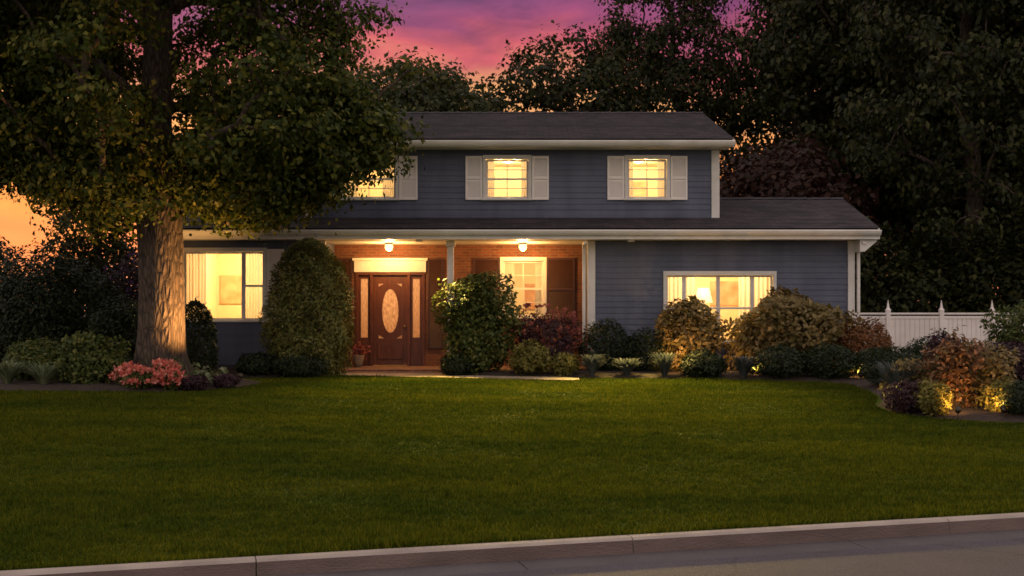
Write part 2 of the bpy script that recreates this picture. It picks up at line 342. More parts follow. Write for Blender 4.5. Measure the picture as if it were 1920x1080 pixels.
# ------------------------------------------------------------------ foliage
def unit(a): return a / (np.linalg.norm(a, axis=-1, keepdims=True) + 1e-9)
def leaves(name, P, size, mat, parent, rng, out=None, width=.5, droop=0., bias=.5, face=None):
    """one folded leaf-sized quad per point"""
    n = len(P)
    d = rng.normal(size=(n, 3))
    if out is not None: d = d * (1 - bias) + unit(out) * bias * 1.4
    d[:, 2] -= droop
    d = unit(d); s = unit(np.cross(d, rng.normal(size=(n, 3))))
    if face is not None:        # leaf surfaces turned to the outside of their clump
        fn = unit(unit(face) + np.array([0, 0, .35]) + rng.normal(size=(n, 3)) * .45)
        s = unit(np.cross(d, fn)); d = np.cross(fn, s)
    nn_ = np.cross(s, d)
    L = (size * (.6 + .8 * rng.random(n)))[:, None]
    V = np.empty((n, 4, 3))
    V[:, 0] = P; V[:, 1] = P + d * L * .45 + s * L * width * .5 + nn_ * L * .1
    V[:, 2] = P + d * L; V[:, 3] = P + d * L * .45 - s * L * width * .5 + nn_ * L * .1
    return link(name, npmesh(name, V.reshape(-1, 3), 4, np.arange(4 * n)), mat, parent)
def tubes(paths, sides=7):
    """paths: list of (pts (k,3), radii (k,)) -> V, idx"""
    VV, II, off = [], [], 0
    for pts, rad in paths:
        k = len(pts); T = np.gradient(pts, axis=0) if k > 2 else np.repeat((pts[1] - pts[0])[None], 2, 0)
        T = unit(T); ref = np.array([1, 0, 0.]) if abs(T[0][0]) < .8 else np.array([0, 1., 0])
        ns = sides if rad[0] < .15 else 18
        a = np.arange(ns) / ns * 2 * np.pi
        for j in range(k):
            n1 = unit(np.cross(T[j], ref)); n2 = np.cross(T[j], n1)
            rr = rad[j] * (1 + (.07 * np.sin(a * 5 + j * .3) + .05 * np.sin(a * 9 - j * .2) if ns > 10 else 0))
            VV.append(pts[j] + (np.cos(a) * rr)[:, None] * n1 + (np.sin(a) * rr)[:, None] * n2)
        for j in range(k - 1):
            b0 = off + j * ns; i0 = np.arange(ns); i1 = (i0 + 1) % ns
            II.append(np.stack([b0 + i0, b0 + i1, b0 + ns + i1, b0 + ns + i0], -1).ravel())
        off += k * ns
    return np.concatenate(VV), np.concatenate(II)
def skeleton(trunk, attract, rng, base_r, tip_r=.012, seg=.7):
    nodes = [np.array(p, float) for p in trunk]; par = [-1] + list(range(len(trunk) - 1)); dep = [0.0] * len(trunk)
    low = next(i for i, p in enumerate(trunk) if True)
    first = max(1, int(len(trunk) * .35))
    order = np.argsort(np.linalg.norm(attract - np.array(trunk[len(trunk) // 2]), axis=1))
    for i in order:
        A = attract[i]; Pn = np.array(nodes); D = np.linalg.norm(Pn - A, axis=1)
        cost = D + .25 * np.array(dep) + .9 * np.maximum(0, Pn[:, 2] - A[2] - .1)
        cost[:first] += 50
        j = int(np.argmin(cost)); p = nodes[j]; k = max(1, int(math.ceil(D[j] / seg)))
        last = j
        for m in range(1, k + 1):
            f = m / k; q_ = p + (A - p) * f + np.array([0, 0, .14 * D[j] * math.sin(math.pi * f)]) + (rng.normal(size=3) * .06 if m < k else 0)
            nodes.append(q_); par.append(last); dep.append(dep[last] + D[j] / k); last = len(nodes) - 1
    n = len(nodes); r = np.zeros(n); ch = [[] for _ in range(n)]
    for i in range(1, n): ch[par[i]].append(i)
    for i in range(n - 1, -1, -1):
        r[i] = max(tip_r, sum(r[c] ** 2.3 for c in ch[i]) ** (1 / 2.3))
    r *= base_r / r[0]; r = np.maximum(r, tip_r * .6)
    paths = []; stack = [(0, None)]
    while stack:
        s, frm = stack.pop()
        pts = [nodes[frm]] if frm is not None else []; rr = [r[s]] if frm is not None else []
        c = s
        while True:
            pts.append(nodes[c]); rr.append(r[c])
            if not ch[c]: break
            big = max(ch[c], key=lambda x: r[x])
            for o in ch[c]:
                if o != big: stack.append((o, c))
            c = big
        if len(pts) > 1: paths.append((np.array(pts), np.array(rr)))
    return paths
def crown_points(rng, n, c, rad, inner=.35, lumps=5, lo=None):
    """clump centres in an uneven ellipsoid, weighted to the outside"""
    d = unit(rng.normal(size=(n, 3))); L = unit(rng.normal(size=(lumps, 3)))
    f = .82 + .3 * np.max(np.clip(d @ L.T, 0, 1) ** 4, axis=1)
    rr = (inner ** 3 + (1 - inner ** 3) * rng.random(n)) ** (1 / 3) * f
    P = np.array(c) + d * rr[:, None] * np.array(rad)
    return P if lo is None else P[P[:, 2] > lo]
def clump_leaves(rng, A, per, spread, flat=.55):
    n = len(A) * per
    off = rng.normal(size=(n, 3)) * spread * np.array([1, 1, flat])
    return np.repeat(A, per, 0) + off
TREE_MESH = {}
def build_tree(name, loc, seed, trunk, base_r, A, per, spread, size, leafmat, label, cat='tree', group=None, droop=.35, flare=True):
    rng = np.random.default_rng(seed)
    t_ = empty(name, loc); tag(t_, label, cat, group)
    paths = skeleton(trunk, A, rng, base_r)
    if flare:
        pts, rad = paths[0]
        rad = rad.copy(); rad *= 1 + .38 * np.exp(-pts[:, 2] / .35); paths[0] = (pts, rad)
    V, I = tubes(paths)
    if flare:
        nv = len(paths[0][0]) * 18; z = np.maximum(V[:nv, 2], 0); a = np.arctan2(V[:nv, 1], V[:nv, 0])
        k = 1 + np.exp(-z / .28) * .42 * np.clip(np.sin(3 * a + .6) + .6 * np.sin(5 * a), -.3, 1.2) * (z < 2.5)
        V[:nv, 0] *= k; V[:nv, 1] *= k
    link('trunk', npmesh('trunk', V, 4, I), M['bark'], t_, smooth=True)
    P = clump_leaves(rng, A, per, spread); cen = A.mean(0)
    f_ = (P - np.repeat(A, per, 0)) / spread + .5 * unit(np.repeat(A, per, 0) - cen)
    leaves('crown', P, size, leafmat, t_, rng, width=.62, droop=droop, face=f_)
    return t_
def copy_tree(o, loc, rz, sc, label):
    r = o.copy(); COL.objects.link(r); r.location = loc; r.rotation_euler = (0, 0, rz); r.scale = sc; r['label'] = label
    for ch in list(o.children):
        c = ch.copy(); COL.objects.link(c); c.parent = r
    return r

# the big maple in front of the left wing
rng = np.random.default_rng(11)
TX, TY = -7.28, 24.6
A = np.concatenate([crown_points(rng, 470, (.0, 0, 8.3), (5.6, 5.2, 4.9), .3, 6),
                    crown_points(rng, 60, (3.2, -.4, 5.0), (2.1, 1.8, 1.2), .1, 3),
                    crown_points(rng, 40, (1.6, .6, 4.5), (1.8, 1.6, .9), .1, 3), crown_points(rng, 55, (2.0, -.1, 3.85), (1.35, 1.2, .75), .1, 3),
                    crown_points(rng, 60, (-1.3, -.2, 4.0), (1.3, 1.4, 1.1), .1, 3), crown_points(rng, 50, (-2.9, .2, 4.75), (1.5, 1.6, .75), .0, 3),
                    crown_points(rng, 150, (-3.4, .3, 6.9), (2.9, 2.6, 2.2), .0, 4)])
A = A[A[:, 2] > np.where(A[:, 0] < -.7, 2.75 + .68 * np.clip(-A[:, 0] - 1.0, 0, 2.2), np.where(A[:, 0] > .8, 3.1, 3.4))]
trunk = [(0, 0, -.1), (0, 0, .05), (.005, 0, .2), (.012, 0, .35), (.02, 0, .55), (.035, 0, .8), (.05, 0, 1.1), (.06, 0, 1.9), (.04, 0, 2.7), (0, 0, 3.5), (-.06, .05, 4.4), (-.1, .1, 5.4), (-.05, .1, 6.5), (.0, .05, 7.6), (.1, 0, 8.8)]
build_tree('maple_tree', (TX, TY, g1(TX, TY)), 3, trunk, .46, A, 215, .31, .125, M['maple'], 'large spreading tree with thick lit trunk in the flower bed before the left wing')

# background wood: three kinds, copied
def proto(kind, loc, seed, H, cr, base, leafmat, label, nclump=330, per=115, size=.24, spread=.48, base_r=.35):
    rng = np.random.default_rng(seed)
    A = crown_points(rng, nclump, (0, 0, H * .58), (cr, cr, H * .44), .35, 7)
    A = A[A[:, 2] > base]
    trunk = [(0, 0, -.3)] + [(rng.normal() * .08 * k, rng.normal() * .08 * k, H * .75 * k / 8) for k in range(1, 9)]
    return build_tree(kind, loc, seed + 1, trunk, base_r, A, per, spread, size, leafmat, label, group='trees behind the house')
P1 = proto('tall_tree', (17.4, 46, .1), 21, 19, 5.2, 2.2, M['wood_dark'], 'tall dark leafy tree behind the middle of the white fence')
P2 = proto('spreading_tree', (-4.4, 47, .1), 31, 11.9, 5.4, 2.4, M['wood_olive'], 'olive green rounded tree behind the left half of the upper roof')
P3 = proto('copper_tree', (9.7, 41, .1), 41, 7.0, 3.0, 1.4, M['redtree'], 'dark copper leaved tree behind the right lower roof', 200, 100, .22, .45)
rngs = np.random.default_rng(77)
build_tree('small_tree', (-10.75, 31, .1), 78, [(0, 0, -.2), (.03, 0, .6), (0, .03, 1.4), (.05, 0, 2.2), (.02, 0, 3.0)], .09, crown_points(rngs, 75, (0, 0, 3.35), (1.3, 1.2, 1.55), .2, 4), 60, .24, .12, M['wood_olive'], 'small loose tree before the sunset between the hedge and the lit trunk')
P4 = proto('open_tree', (2.6, 50, .1), 51, 14.2, 4.6, 9.6, M['wood_dark'], 'open tree with pink and yellow sky showing through, above the middle of the upper roof', 230, 78, .22, .45, .2)
def cp(p, x, y, rz, s, sz, label): return copy_tree(p, (x, y, .1), rz, (s, s, sz), label)
cp(P1, 13.6, 48, 1.1, 1.0, 1.05, 'tall dark leafy tree rising behind the copper leaved tree')
cp(P2, 16.8, 52, 2.3, 1.2, 1.75, 'tall olive tree set back between the copper tree and the fence trees')
cp(P1, 20.5, 49, 4.0, 1.1, 1.0, 'tall dark leafy tree behind the outer end of the white fence')
cp(P1, 15.2, 40, 5.2, .75, .95, 'nearest tall dark tree, just behind the white fence beside the house')
cp(P1, 19.2, 40, .4, .8, .9, 'nearer tall dark tree at the right edge behind the fence')
cp(P2, 24, 52, 3.1, 1.25, 1.6, 'tall olive tree farthest right in the wood')
cp(P1, 7.2, 53, 2.9, .72, .92, 'tall dark tree over the right end of the upper roof')
cp(P2, -9.5, 50, 4.4, 1.05, .82, 'olive rounded tree behind the crown of the large front tree')
cp(P2, -3.6, 57, 2.6, .85, 1.13, 'low olive tree against the coral sky above the upper roof')
rngu = np.random.default_rng(8)
# shrubs
def shell(rng, n, rad, h, shape='round', lump=.12, depth=.35):
    """points near the surface of an upright crown of half-width rad (x,y) and height h, base at 0"""
    d = unit(rng.normal(size=(n, 3))); d[:, 2] = d[:, 2]
    L = unit(rng.normal(size=(14, 3)))
    f = 1 - lump + 2 * lump * np.max(np.clip(d @ L.T, 0, 1) ** 10, axis=1)
    r = (1 - depth * rng.random(n) ** 1.5) * f
    if shape == 'round':
        P = d * r[:, None] * np.array([rad, rad, h * .5]); P[:, 2] += h * .5
    elif shape == 'egg':        # beehive: widest low down, rounded top
        zz = rng.random(n) ** .9; w = np.sqrt(np.clip(1 - (np.clip(zz - .28, 0, 1) / .72) ** 2.3, 0, 1)) * np.clip(.75 + zz, 0, 1)
        a = rng.random(n) * 6.283
        f2 = 1 + lump * .8 * np.sin(a * 5 + zz * 7) * np.sin(zz * 17 + a * 2)
        rr = w * (1 - depth * rng.random(n) ** 1.5) * f2
        P = np.stack([np.cos(a) * rr * rad, np.sin(a) * rr * rad, zz * h], -1)
        d = np.stack([np.cos(a), np.sin(a), zz * .6], -1)
    return P, d
def shrub(name, x, Y, w, h, mat, label, n=5000, size=.07, shape='round', lump=.12, depth=.4, seed=1, cat='shrub', group=None, flowers=None, depth_w=None, droop=0, stems=7, width=.55, z=None):
    rng = np.random.default_rng(seed * 77 + 5)
    s = empty(name, (x, Y, (g1(x, Y) if z is None else z) + .02)); tag(s, label, cat, group)
    P, d = shell(rng, n, w / 2, h, shape, lump, depth)
    ns_ = 70 if shape == 'round' else 90; k_ = rng.integers(0, len(P), ns_)
    top = P[k_] - np.array([0, 0, h * .4]); tt = .85 + .32 * rng.random((ns_, 1, 1)) * np.linspace(.1, 1, 9)[None, :, None]
    sh = (top[:, None, :] * tt + np.array([0, 0, h * .4])).reshape(-1, 3) + rng.normal(size=(ns_ * 9, 3)) * size * .25
    P = np.concatenate([P, sh]); d = np.concatenate([d, np.zeros((ns_ * 9, 3))])
    if depth_w: P[:, 1] *= depth_w / w
    P = P[P[:, 2] > .01]; d = d[:len(P)]
    sub = P[rng.integers(0, len(P), 60)]; nr = sub[np.argmin(((P[:, None, :] - sub[None]) ** 2).sum(-1), 1)]
    leaves('foliage', P, size, mat, s, rng, out=P - np.array([0, 0, h * .35]), width=width, droop=droop, bias=.4, face=unit(P - np.array([0, 0, h * .35])) * .8 + unit(P - nr) * .7)
    pp = []
    for k in range(stems):
        a = rng.random() * 6.28; e = np.array([math.cos(a) * w * .3, math.sin(a) * w * .3, h * (.5 + .25 * rng.random())])
        pp.append((np.array([e * 0 + [math.cos(a) * .04, math.sin(a) * .04, -.05], e * [.35, .35, .5], e]), np.array([.022, .015, .006])))
    V, I = tubes(pp, 6); link('stem', npmesh('stem', V, 4, I), M['bark'], s, smooth=True)
    if flowers:
        fm, fn, fs = flowers
        Q, dd = shell(rng, fn, w / 2 * 1.03, h * 1.03, shape, lump, .08)
        kk = (Q[:, 2] > h * .35); Q = Q[kk]
        if depth_w: Q[:, 1] *= depth_w / w
        Pf = np.repeat(Q, 7, 0) + rng.normal(size=(len(Q) * 7, 3)) * fs * .35
        leaves('blossom', Pf, fs, fm, s, rng, out=Pf - np.array([0, 0, h * .3]), width=.9, bias=.6)
    return s
def tuft(name, x, Y, w, h, mat, label, n=300, seed=1, cat='plant', group=None, blade=.03):
    """arching strap leaves from one base"""
    rng = np.random.default_rng(seed * 13 + 2)
    s = empty(name, (x, Y, g1(x, Y) + .02)); tag(s, label, cat, group)
    a = rng.random(n) * 6.283; L = h * (.7 + .6 * rng.random(n)); out = w * .5 * (.2 + .9 * rng.random(n))
    dirv = np.stack([np.cos(a), np.sin(a), 0 * a], -1); side = np.stack([-np.sin(a), np.cos(a), 0 * a], -1)
    ks = np.linspace(0, 1, 5); V = np.empty((n, 5, 2, 3))
    for j, kf in enumerate(ks):
        c = dirv * (out * kf ** 1.3)[:, None] + dirv * .03; c = c.copy(); c[:, 2] = L * (1.5 * kf - .75 * kf ** 2.4) * (1.0)
        wv = blade * (.6 + .6 * math.sin(math.pi * min(1, kf * .8 + .15))) * (1 - kf ** 4 * .9)
        V[:, j, 0] = c - side * wv * .5; V[:, j, 1] = c + side * wv * .5
    base = (np.arange(n) * 10)[:, None, None]; jj = np.arange(4)[None, :, None] * 2
    q_ = (base + jj + np.array([0, 1, 3, 2])[None, None]).reshape(-1)
    link('foliage', npmesh('foliage', V.reshape(-1, 3), 4, q_), mat, s)
    return s

# before the house, left to right
shrub('clipped_shrub', -6.98, 26.3, .98, 1.62, M['darkshrub'], 'dark clipped upright shrub beneath the left wing window', 6500, .06, 'egg', .06, .3, 2)
shrub('arborvitae', -4.55, 26.75, 1.95, 3.0, M['conifer'], 'tall beehive shaped evergreen standing left of the front door', 26000, .085, 'egg', .16, .45, 3, 'evergreen', width=.4)
shrub('lilac_shrub', -.78, 26.95, 1.75, 2.5, M['shrub'], 'tall loose green shrub between the front door and the porch window', 11000, .10, 'round', .2, .6, 4)
shrub('azalea', .75, 27.25, 1.7, 1.45, M['plum'], 'dusky pink flowering shrub below the porch window', 6000, .07, 'round', .18, .5, 5, flowers=(M['pinkpetal'], 160, .07))
shrub('golden_plant', .45, 26.35, .95, .72, M['goldshrub'], 'yellow green low plant before the dusky pink shrub', 2600, .08, 'round', .2, .5, 6, 'plant')
shrub('golden_plant', 1.15, 26.15, .6, .5, M['goldshrub'], 'smaller yellow green mound beside the porch corner post', 1600, .07, 'round', .2, .5, 7, 'plant')
shrub('boxwood', 2.15, 27.2, 1.2, 1.2, M['darkshrub'], 'dark rounded shrub beside the white porch corner post', 6000, .055, 'round', .1, .4, 8)
shrub('boxwood', 3.05, 27.15, 1.1, 1.0, M['darkshrub'], 'dark rounded shrub left of the wide window', 5000, .055, 'round', .1, .4, 9)
shrub('window_shrub', 4.02, 27.15, 1.4, 1.75, M['oliveshrub'], 'narrow golden olive shrub at the left of the wide window', 5600, .125, 'round', .14, .6, 13)
shrub('window_shrub', 6.25, 27.0, 2.7, 1.95, M['oliveshrub'], 'broad golden olive shrub in front of the right end of the wide window', 11000, .14, 'round', .28, .65, 11, depth_w=1.9)
shrub('russet_shrub', 7.85, 26.6, 1.35, 1.22, M['russet'], 'russet mounded shrub at the house corner by the fence', 6500, .07, 'round', .12, .4, 12)
for i, (x, Y, w, h, lb) in enumerate([(1.75, 26.0, .7, .5, 'grey leaved tuft before the porch corner post'), (2.5, 25.95, .8, .42, 'grey leaved tuft before the dark rounded shrubs'), (3.3, 25.85, .75, .55, 'grey leaved tuft before the narrow golden olive shrub'), (4.95, 25.5, .8, .5, 'grey leaved tuft before the gap between the golden olive shrubs')]):
    tuft('lavender', x, Y, w, h, M['greyleaf'], lb, 320, 20 + i, 'plant', 'grey tufts edging the house bed', .018)
for i, (x, Y, w, h, lb) in enumerate([(4.1, 25.75, 1.0, .6, 'low dark mound before the narrow golden olive shrub'), (5.7, 25.5, 1.2, .72, 'low dark mound before the broad golden olive shrub, nearer the door'), (6.75, 25.35, 1.25, .75, 'low dark mound before the broad golden olive shrub, nearer the fence'), (7.75, 25.2, 1.2, .72, 'low dark mound before the russet shrub'), (8.8, 25.3, 1.2, .9, 'low dark mound before the first fence post'), (7.55, 23.6, 1.2, .8, 'low dark mound at the bend of the right bed')]):
    shrub('low_shrub', x, Y, w, h, M['darkshrub'], lb, 4200, .06, 'round', .12, .4, 30 + i, group='low dark mounds edging the house bed')
# right-hand island bed
tuft('ornamental_grass', 6.55, 20.3, 1.15, .80, M['greyleaf'], 'grey arching clump of grass at the tip of the right bed', 420, 41, 'plant', blade=.016)
shrub('plum_shrub', 6.55, 19.55, .9, .5, M['plum'], 'small plum coloured mound in front of the grey arching grass', 3000, .06, 'round', .15, .5, 42)
shrub('plum_shrub', 7.95, 21.8, 1.0, 1.2, M['plum'], 'tall plum coloured shrub in front of the white fence', 5500, .08, 'round', .25, .65, 43)
shrub('red_maple', 7.3, 19.7, .85, 1.35, M['redleaf'], 'peach and rust leaved shrub lit from below in the right bed', 1900, .10, 'round', .4, .9, 44)
shrub('golden_plant', 6.75, 19.15, .55, .55, M['goldshrub'], 'yellow green plant left of the lit red shrub', 1800, .06, 'round', .2, .5, 45, 'plant')
shrub('golden_plant', 7.9, 19.2, .65, .55, M['goldshrub'], 'yellow green plant right of the lit red shrub', 1800, .06, 'round', .2, .5, 46, 'plant')
shrub('olive_shrub', 7.95, 20.1, 1.0, 1.1, M['oliveshrub'], 'loose olive shrub behind the lit red shrub at the photo edge', 2800, .09, 'round', .3, .7, 91)
shrub('olive_shrub', 6.75, 20.4, .8, .85, M['oliveshrub'], 'loose olive shrub between the grey grass and the lit red shrub', 2200, .08, 'round', .3, .7, 92)
shrub('boxwood', 8.25, 18.9, 1.1, .62, M['darkshrub'], 'dark low shrub at the photo edge before the lit red shrub', 5000, .05, 'round', .1, .4, 47)
shrub('fence_shrub', 11.5, 26.2, 2.2, 1.7, M['shrub'], 'green shrub hiding the outer end of the white fence', 7000, .1, 'round', .2, .5, 48)
shrub('fence_shrub', 9.2, 22.0, 1.3, 1.15, M['plum'], 'plum brown shrub behind the right yellow green plant', 4500, .08, 'round', .2, .5, 49)
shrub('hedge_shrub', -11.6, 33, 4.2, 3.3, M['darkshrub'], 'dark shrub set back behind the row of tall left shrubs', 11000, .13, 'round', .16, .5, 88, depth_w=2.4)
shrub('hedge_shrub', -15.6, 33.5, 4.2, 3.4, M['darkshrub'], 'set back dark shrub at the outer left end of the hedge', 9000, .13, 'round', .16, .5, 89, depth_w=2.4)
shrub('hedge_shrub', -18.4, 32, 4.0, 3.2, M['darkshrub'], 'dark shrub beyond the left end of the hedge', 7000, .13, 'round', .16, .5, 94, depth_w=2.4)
# understory behind the fence and the house
for i, (x, Y, w, h, lb) in enumerate([(11.2, 38.6, 3.4, 4.4, 'big dark bush behind the fence, next to the house corner'), (13.4, 39.4, 3.4, 3.8, 'big dark bush behind the second fence bay'), (15.8, 38.8, 3.6, 4.6, 'big dark bush behind the third fence bay'), (18.2, 39.6, 3.6, 4.2, 'big dark bush behind the fence at the photo edge'), (20.9, 40.4, 4, 5.0, 'big dark bush past the outer end of the fence'), (9.0, 43.5, 3.6, 5.2, 'big dark bush behind the trunk of the copper tree'), (12.0, 46.5, 4.4, 6.5, 'tallest dark bush in the wood behind the fence'), (17.0, 46.0, 4.4, 6.0, 'big dark bush deep in the wood behind the fence')]):
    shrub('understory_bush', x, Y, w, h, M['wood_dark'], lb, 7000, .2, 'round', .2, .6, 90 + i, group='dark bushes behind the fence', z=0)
# left bed round the tree
shrub('hedge_shrub', -10.4, 27.6, 3.0, 2.9, M['darkshrub'], 'large dark shrub at the photo edge, nearest of the tall left shrubs', 13000, .1, 'round', .16, .5, 51, depth_w=2.4)
shrub('hedge_shrub', -13.2, 29.5, 3.4, 3.15, M['darkshrub'], 'large dark shrub at the far left behind the nearest tall one', 11000, .11, 'round', .16, .5, 52, depth_w=2.4)
shrub('hedge_shrub', -9.0, 29.2, 2.0, 2.7, M['plum'], 'dark plum shrub beside the left end of the house', 8000, .09, 'round', .2, .5, 53, flowers=(M['lilac'], 60, .08))
shrub('hedge_shrub', -8.55, 26.4, 1.5, 1.75, M['darkshrub'], 'dark shrub directly behind the thick lit trunk', 7000, .08, 'round', .18, .5, 54)
shrub('bed_shrub', -8.15, 23.0, 1.45, .98, M['shrub'], 'mid green rounded shrub left of the lit trunk', 5500, .095, 'round', .22, .6, 55)
shrub('bed_shrub', -9.4, 23.6, 1.3, .85, M['shrub'], 'mid green lower shrub second from the lit trunk', 5000, .075, 'round', .15, .5, 56)
tuft('daylily', -9.5, 22.5, 1.0, .5, M['hosta'], 'pale strap leaved clump at the left bed edge', 260, 57, 'plant', blade=.022)
tuft('daylily', -8.75, 22.3, .9, .48, M['hosta'], 'pale strap leaved clump before the mid green shrubs', 240, 58, 'plant', blade=.022)
tuft('daylily', -7.9, 23.9, .8, .7, M['shrub'], 'green strap leaved clump against the base of the lit trunk', 220, 59, 'plant', blade=.022)
for i, (x, Y, w, h, lb) in enumerate([(-7.15, 22.35, .52, .42, 'coral flowering mound at the outer left of the coral group'), (-6.85, 22.05, .55, .40, 'coral flowering mound nearest the lawn'), (-6.6, 22.5, .58, .50, 'tallest coral flowering mound before the lit trunk'), (-6.3, 22.2, .45, .34, 'coral flowering mound at the right of the coral group')]):
    shrub('coral_flower', x, Y, w, h, M['shrub'], lb, 900, .05, 'round', .15, .5, 60 + i, 'flower', 'coral flowers before the tree', flowers=(M['coral'], 110, .06), stems=4)
def hosta(x, Y, w, h, label, seed):
    rng = np.random.default_rng(seed); s = empty('hosta', (x, Y, g1(x, Y) + .02)); tag(s, label, 'plant', 'hostas right of the lit trunk')
    n_ = 46; a = rng.random(n_) * 6.283; el = .25 + .9 * rng.random(n_); L = w * .5 * (.5 + .5 * rng.random(n_))
    d = np.stack([np.cos(a) * np.cos(el), np.sin(a) * np.cos(el), np.sin(el)], -1); sd = np.stack([-np.sin(a), np.cos(a), 0 * a], -1)
    st = d * (L * .7)[:, None] * np.array([1, 1, h / w * 2]); tip = st + np.stack([np.cos(a), np.sin(a), -.35 + 0 * a], -1) * .17
    mid = (st + tip) / 2 + np.array([0, 0, .045]); V = np.stack([st, mid - sd * .07 + [0, 0, .01], tip, mid + sd * .07 + [0, 0, .01]], 1)
    link('foliage', npmesh('foliage', V.reshape(-1, 3), 4, np.arange(4 * n_)), M['hosta'], s)
    pp = [(np.array([[0, 0, 0.], p * .5 + [0, 0, .03], p]), np.array([.008, .006, .004])) for p in st[::2]]
    V, I = tubes(pp, 5); link('stem', npmesh('stem', V, 4, I), M['shrub'], s)
hosta(-6.3, 23.2, .95, .85, 'pale hosta clump beside the lit trunk', 71)
hosta(-5.75, 23.1, .8, .62, 'smaller pale hosta clump toward the evergreen', 72)
hosta(-6.9, 23.2, .6, .55, 'pale hosta clump in front of the lit trunk', 73)
for i, (x, Y, w, h, lb) in enumerate([(-5.9, 22.2, .55, .26, 'plum leaved mound right of the coral flowers'), (-5.45, 22.7, .5, .26, 'plum leaved mound at the right end of the tree bed')]):
    shrub('plum_mound', x, Y, w, h, M['plum'], lb, 1500, .055, 'round', .15, .5, 80 + i, 'plant', stems=4)
shrub('low_shrub', -5.55, 26.1, .9, .5, M['darkshrub'], 'low dark mound between the evergreen and the clipped shrub', 3200, .06, 'round', .12, .4, 84)
shrub('low_shrub', -4.6, 25.75, 1.2, .45, M['darkshrub'], 'low dark mound at the foot of the beehive evergreen', 3600, .06, 'round', .12, .4, 85)
shrub('low_shrub', -1.2, 26.5, .8, .5, M['darkshrub'], 'low dark mound right of the porch step', 2600, .06, 'round', .12, .4, 86)

# ------------------------------------------------------------------ house
H = empty('house', (0, 28, .1)); tag(H, 'two storey blue grey house with white trim, lit windows and a porch', 'house')
H0 = Vector((0, 28, .1))
def hp(name, bm, mat, parent=None, smooth=False):   # a part given in world coordinates
    for v in bm.verts: v.co -= H0
    return obj(name, bm, mat, parent or H, smooth)
def cut(x0, x1, z0, z1, ops):
    """[x0,x1] minus openings overlapping the course z0..z1"""
    seg = [(x0, x1)]
    for ox0, ox1, oz0, oz1 in ops:
        if oz1 > z0 + .001 and oz0 < z1 - .001:
            ns = []
            for a, b_ in seg:
                if ox1 <= a or ox0 >= b_: ns.append((a, b_))
                else:
                    if a < ox0: ns.append((a, ox0))
                    if b_ > ox1: ns.append((ox1, b_))
            seg = ns
    return seg
def core(bm, x0, x1, z0, z1, y0, y1, ops):
    zs = sorted({z0, z1, *[o[2] for o in ops], *[o[3] for o in ops]})
    for a, b_ in zip(zs, zs[1:]):
        for s0, s1 in cut(x0, x1, a, b_, ops): box(bm, s0, s1, y0, y1, a, b_)
def siding(name, x0, x1, z0, z1, y, ops, th=.16, exp_=.135, label=None):
    bm = NB(); core(bm, x0, x1, z0, z1, y + .016, y + th, ops)
    z = z0; rs = random.Random(int(x0 * 10 + z0))
    while z < z1 - .01:
        zt = min(z + exp_, z1)
        # split the course where openings start or end inside it
        zs = sorted({z, zt, *[o[2] for o in ops if z < o[2] < zt], *[o[3] for o in ops if z < o[3] < zt]})
        for a, b_ in zip(zs, zs[1:]):
            ya = y + .014 * (a - z) / exp_; yb = y + .014 * (b_ - z) / exp_
            for s0, s1 in cut(x0, x1, a, b_, ops):
                quad(bm, (s0, ya, a), (s1, ya, a), (s1, yb, b_), (s0, yb, b_))
                quad(bm, (s0, ya, a), (s1, ya, a), (s1, y + .0155, a), (s0, y + .0155, a))
        z = zt
    o = hp(name, bm, M['siding'])
    if label: o['label'] = label
    return o
# window geometry (glass openings)
WL = (-7.70, -5.82, 1.35, 2.95)
WR = (3.62, 6.12, .85, 2.40)
WP = (-.22, .78, 1.42, 2.80)
WU = [(-4.05, -2.77, 4.24, 5.17), (-.62, .39, 4.24, 5.17), (2.75, 3.68, 4.24, 5.17)]
DOOR = (-3.88, -2.16, .20, 2.52)
PAD = .02
def op(w): return (w[0] - PAD, w[1] + PAD, w[2] - PAD, w[3] + PAD)
siding('left_wall', -8.0, -4.4, .30, 3.26, 28.0, [op(WL)])
siding('right_wall', 1.8, 8.0, .30, 3.26, 28.0, [op(WR)])
siding('upper_wall', -4.9, 4.9, 3.70, 5.40, 28.4, [op(w) for w in WU])
bm = NB(); core(bm, -4.4, 1.8, .2, 3.26, 29.6, 29.8, [op(WP), (DOOR[0], DOOR[1], .2, 2.84)]); hp('brick_wall', bm, M['brick'])
# remaining walls (sides, back) and foundation
bm = NB()
box(bm, -8.0, -7.84, 28.161, 33.0, .3, 3.26); box(bm, 7.84, 8.0, 28.161, 33.0, .3, 3.26)
box(bm, -4.56, -4.4, 28.161, 29.599, .3, 3.26); box(bm, 1.8, 1.96, 28.161, 29.599, .3, 3.26)
box(bm, -8.0, 8.0, 33.001, 33.2, .3, 3.26)
box(bm, -4.9, -4.74, 28.561, 36.2, 3.7, 5.40); box(bm, 4.74, 4.9, 28.561, 36.2, 3.7, 5.40); box(bm, -4.9, 4.9, 36.2, 36.36, .3, 5.40)
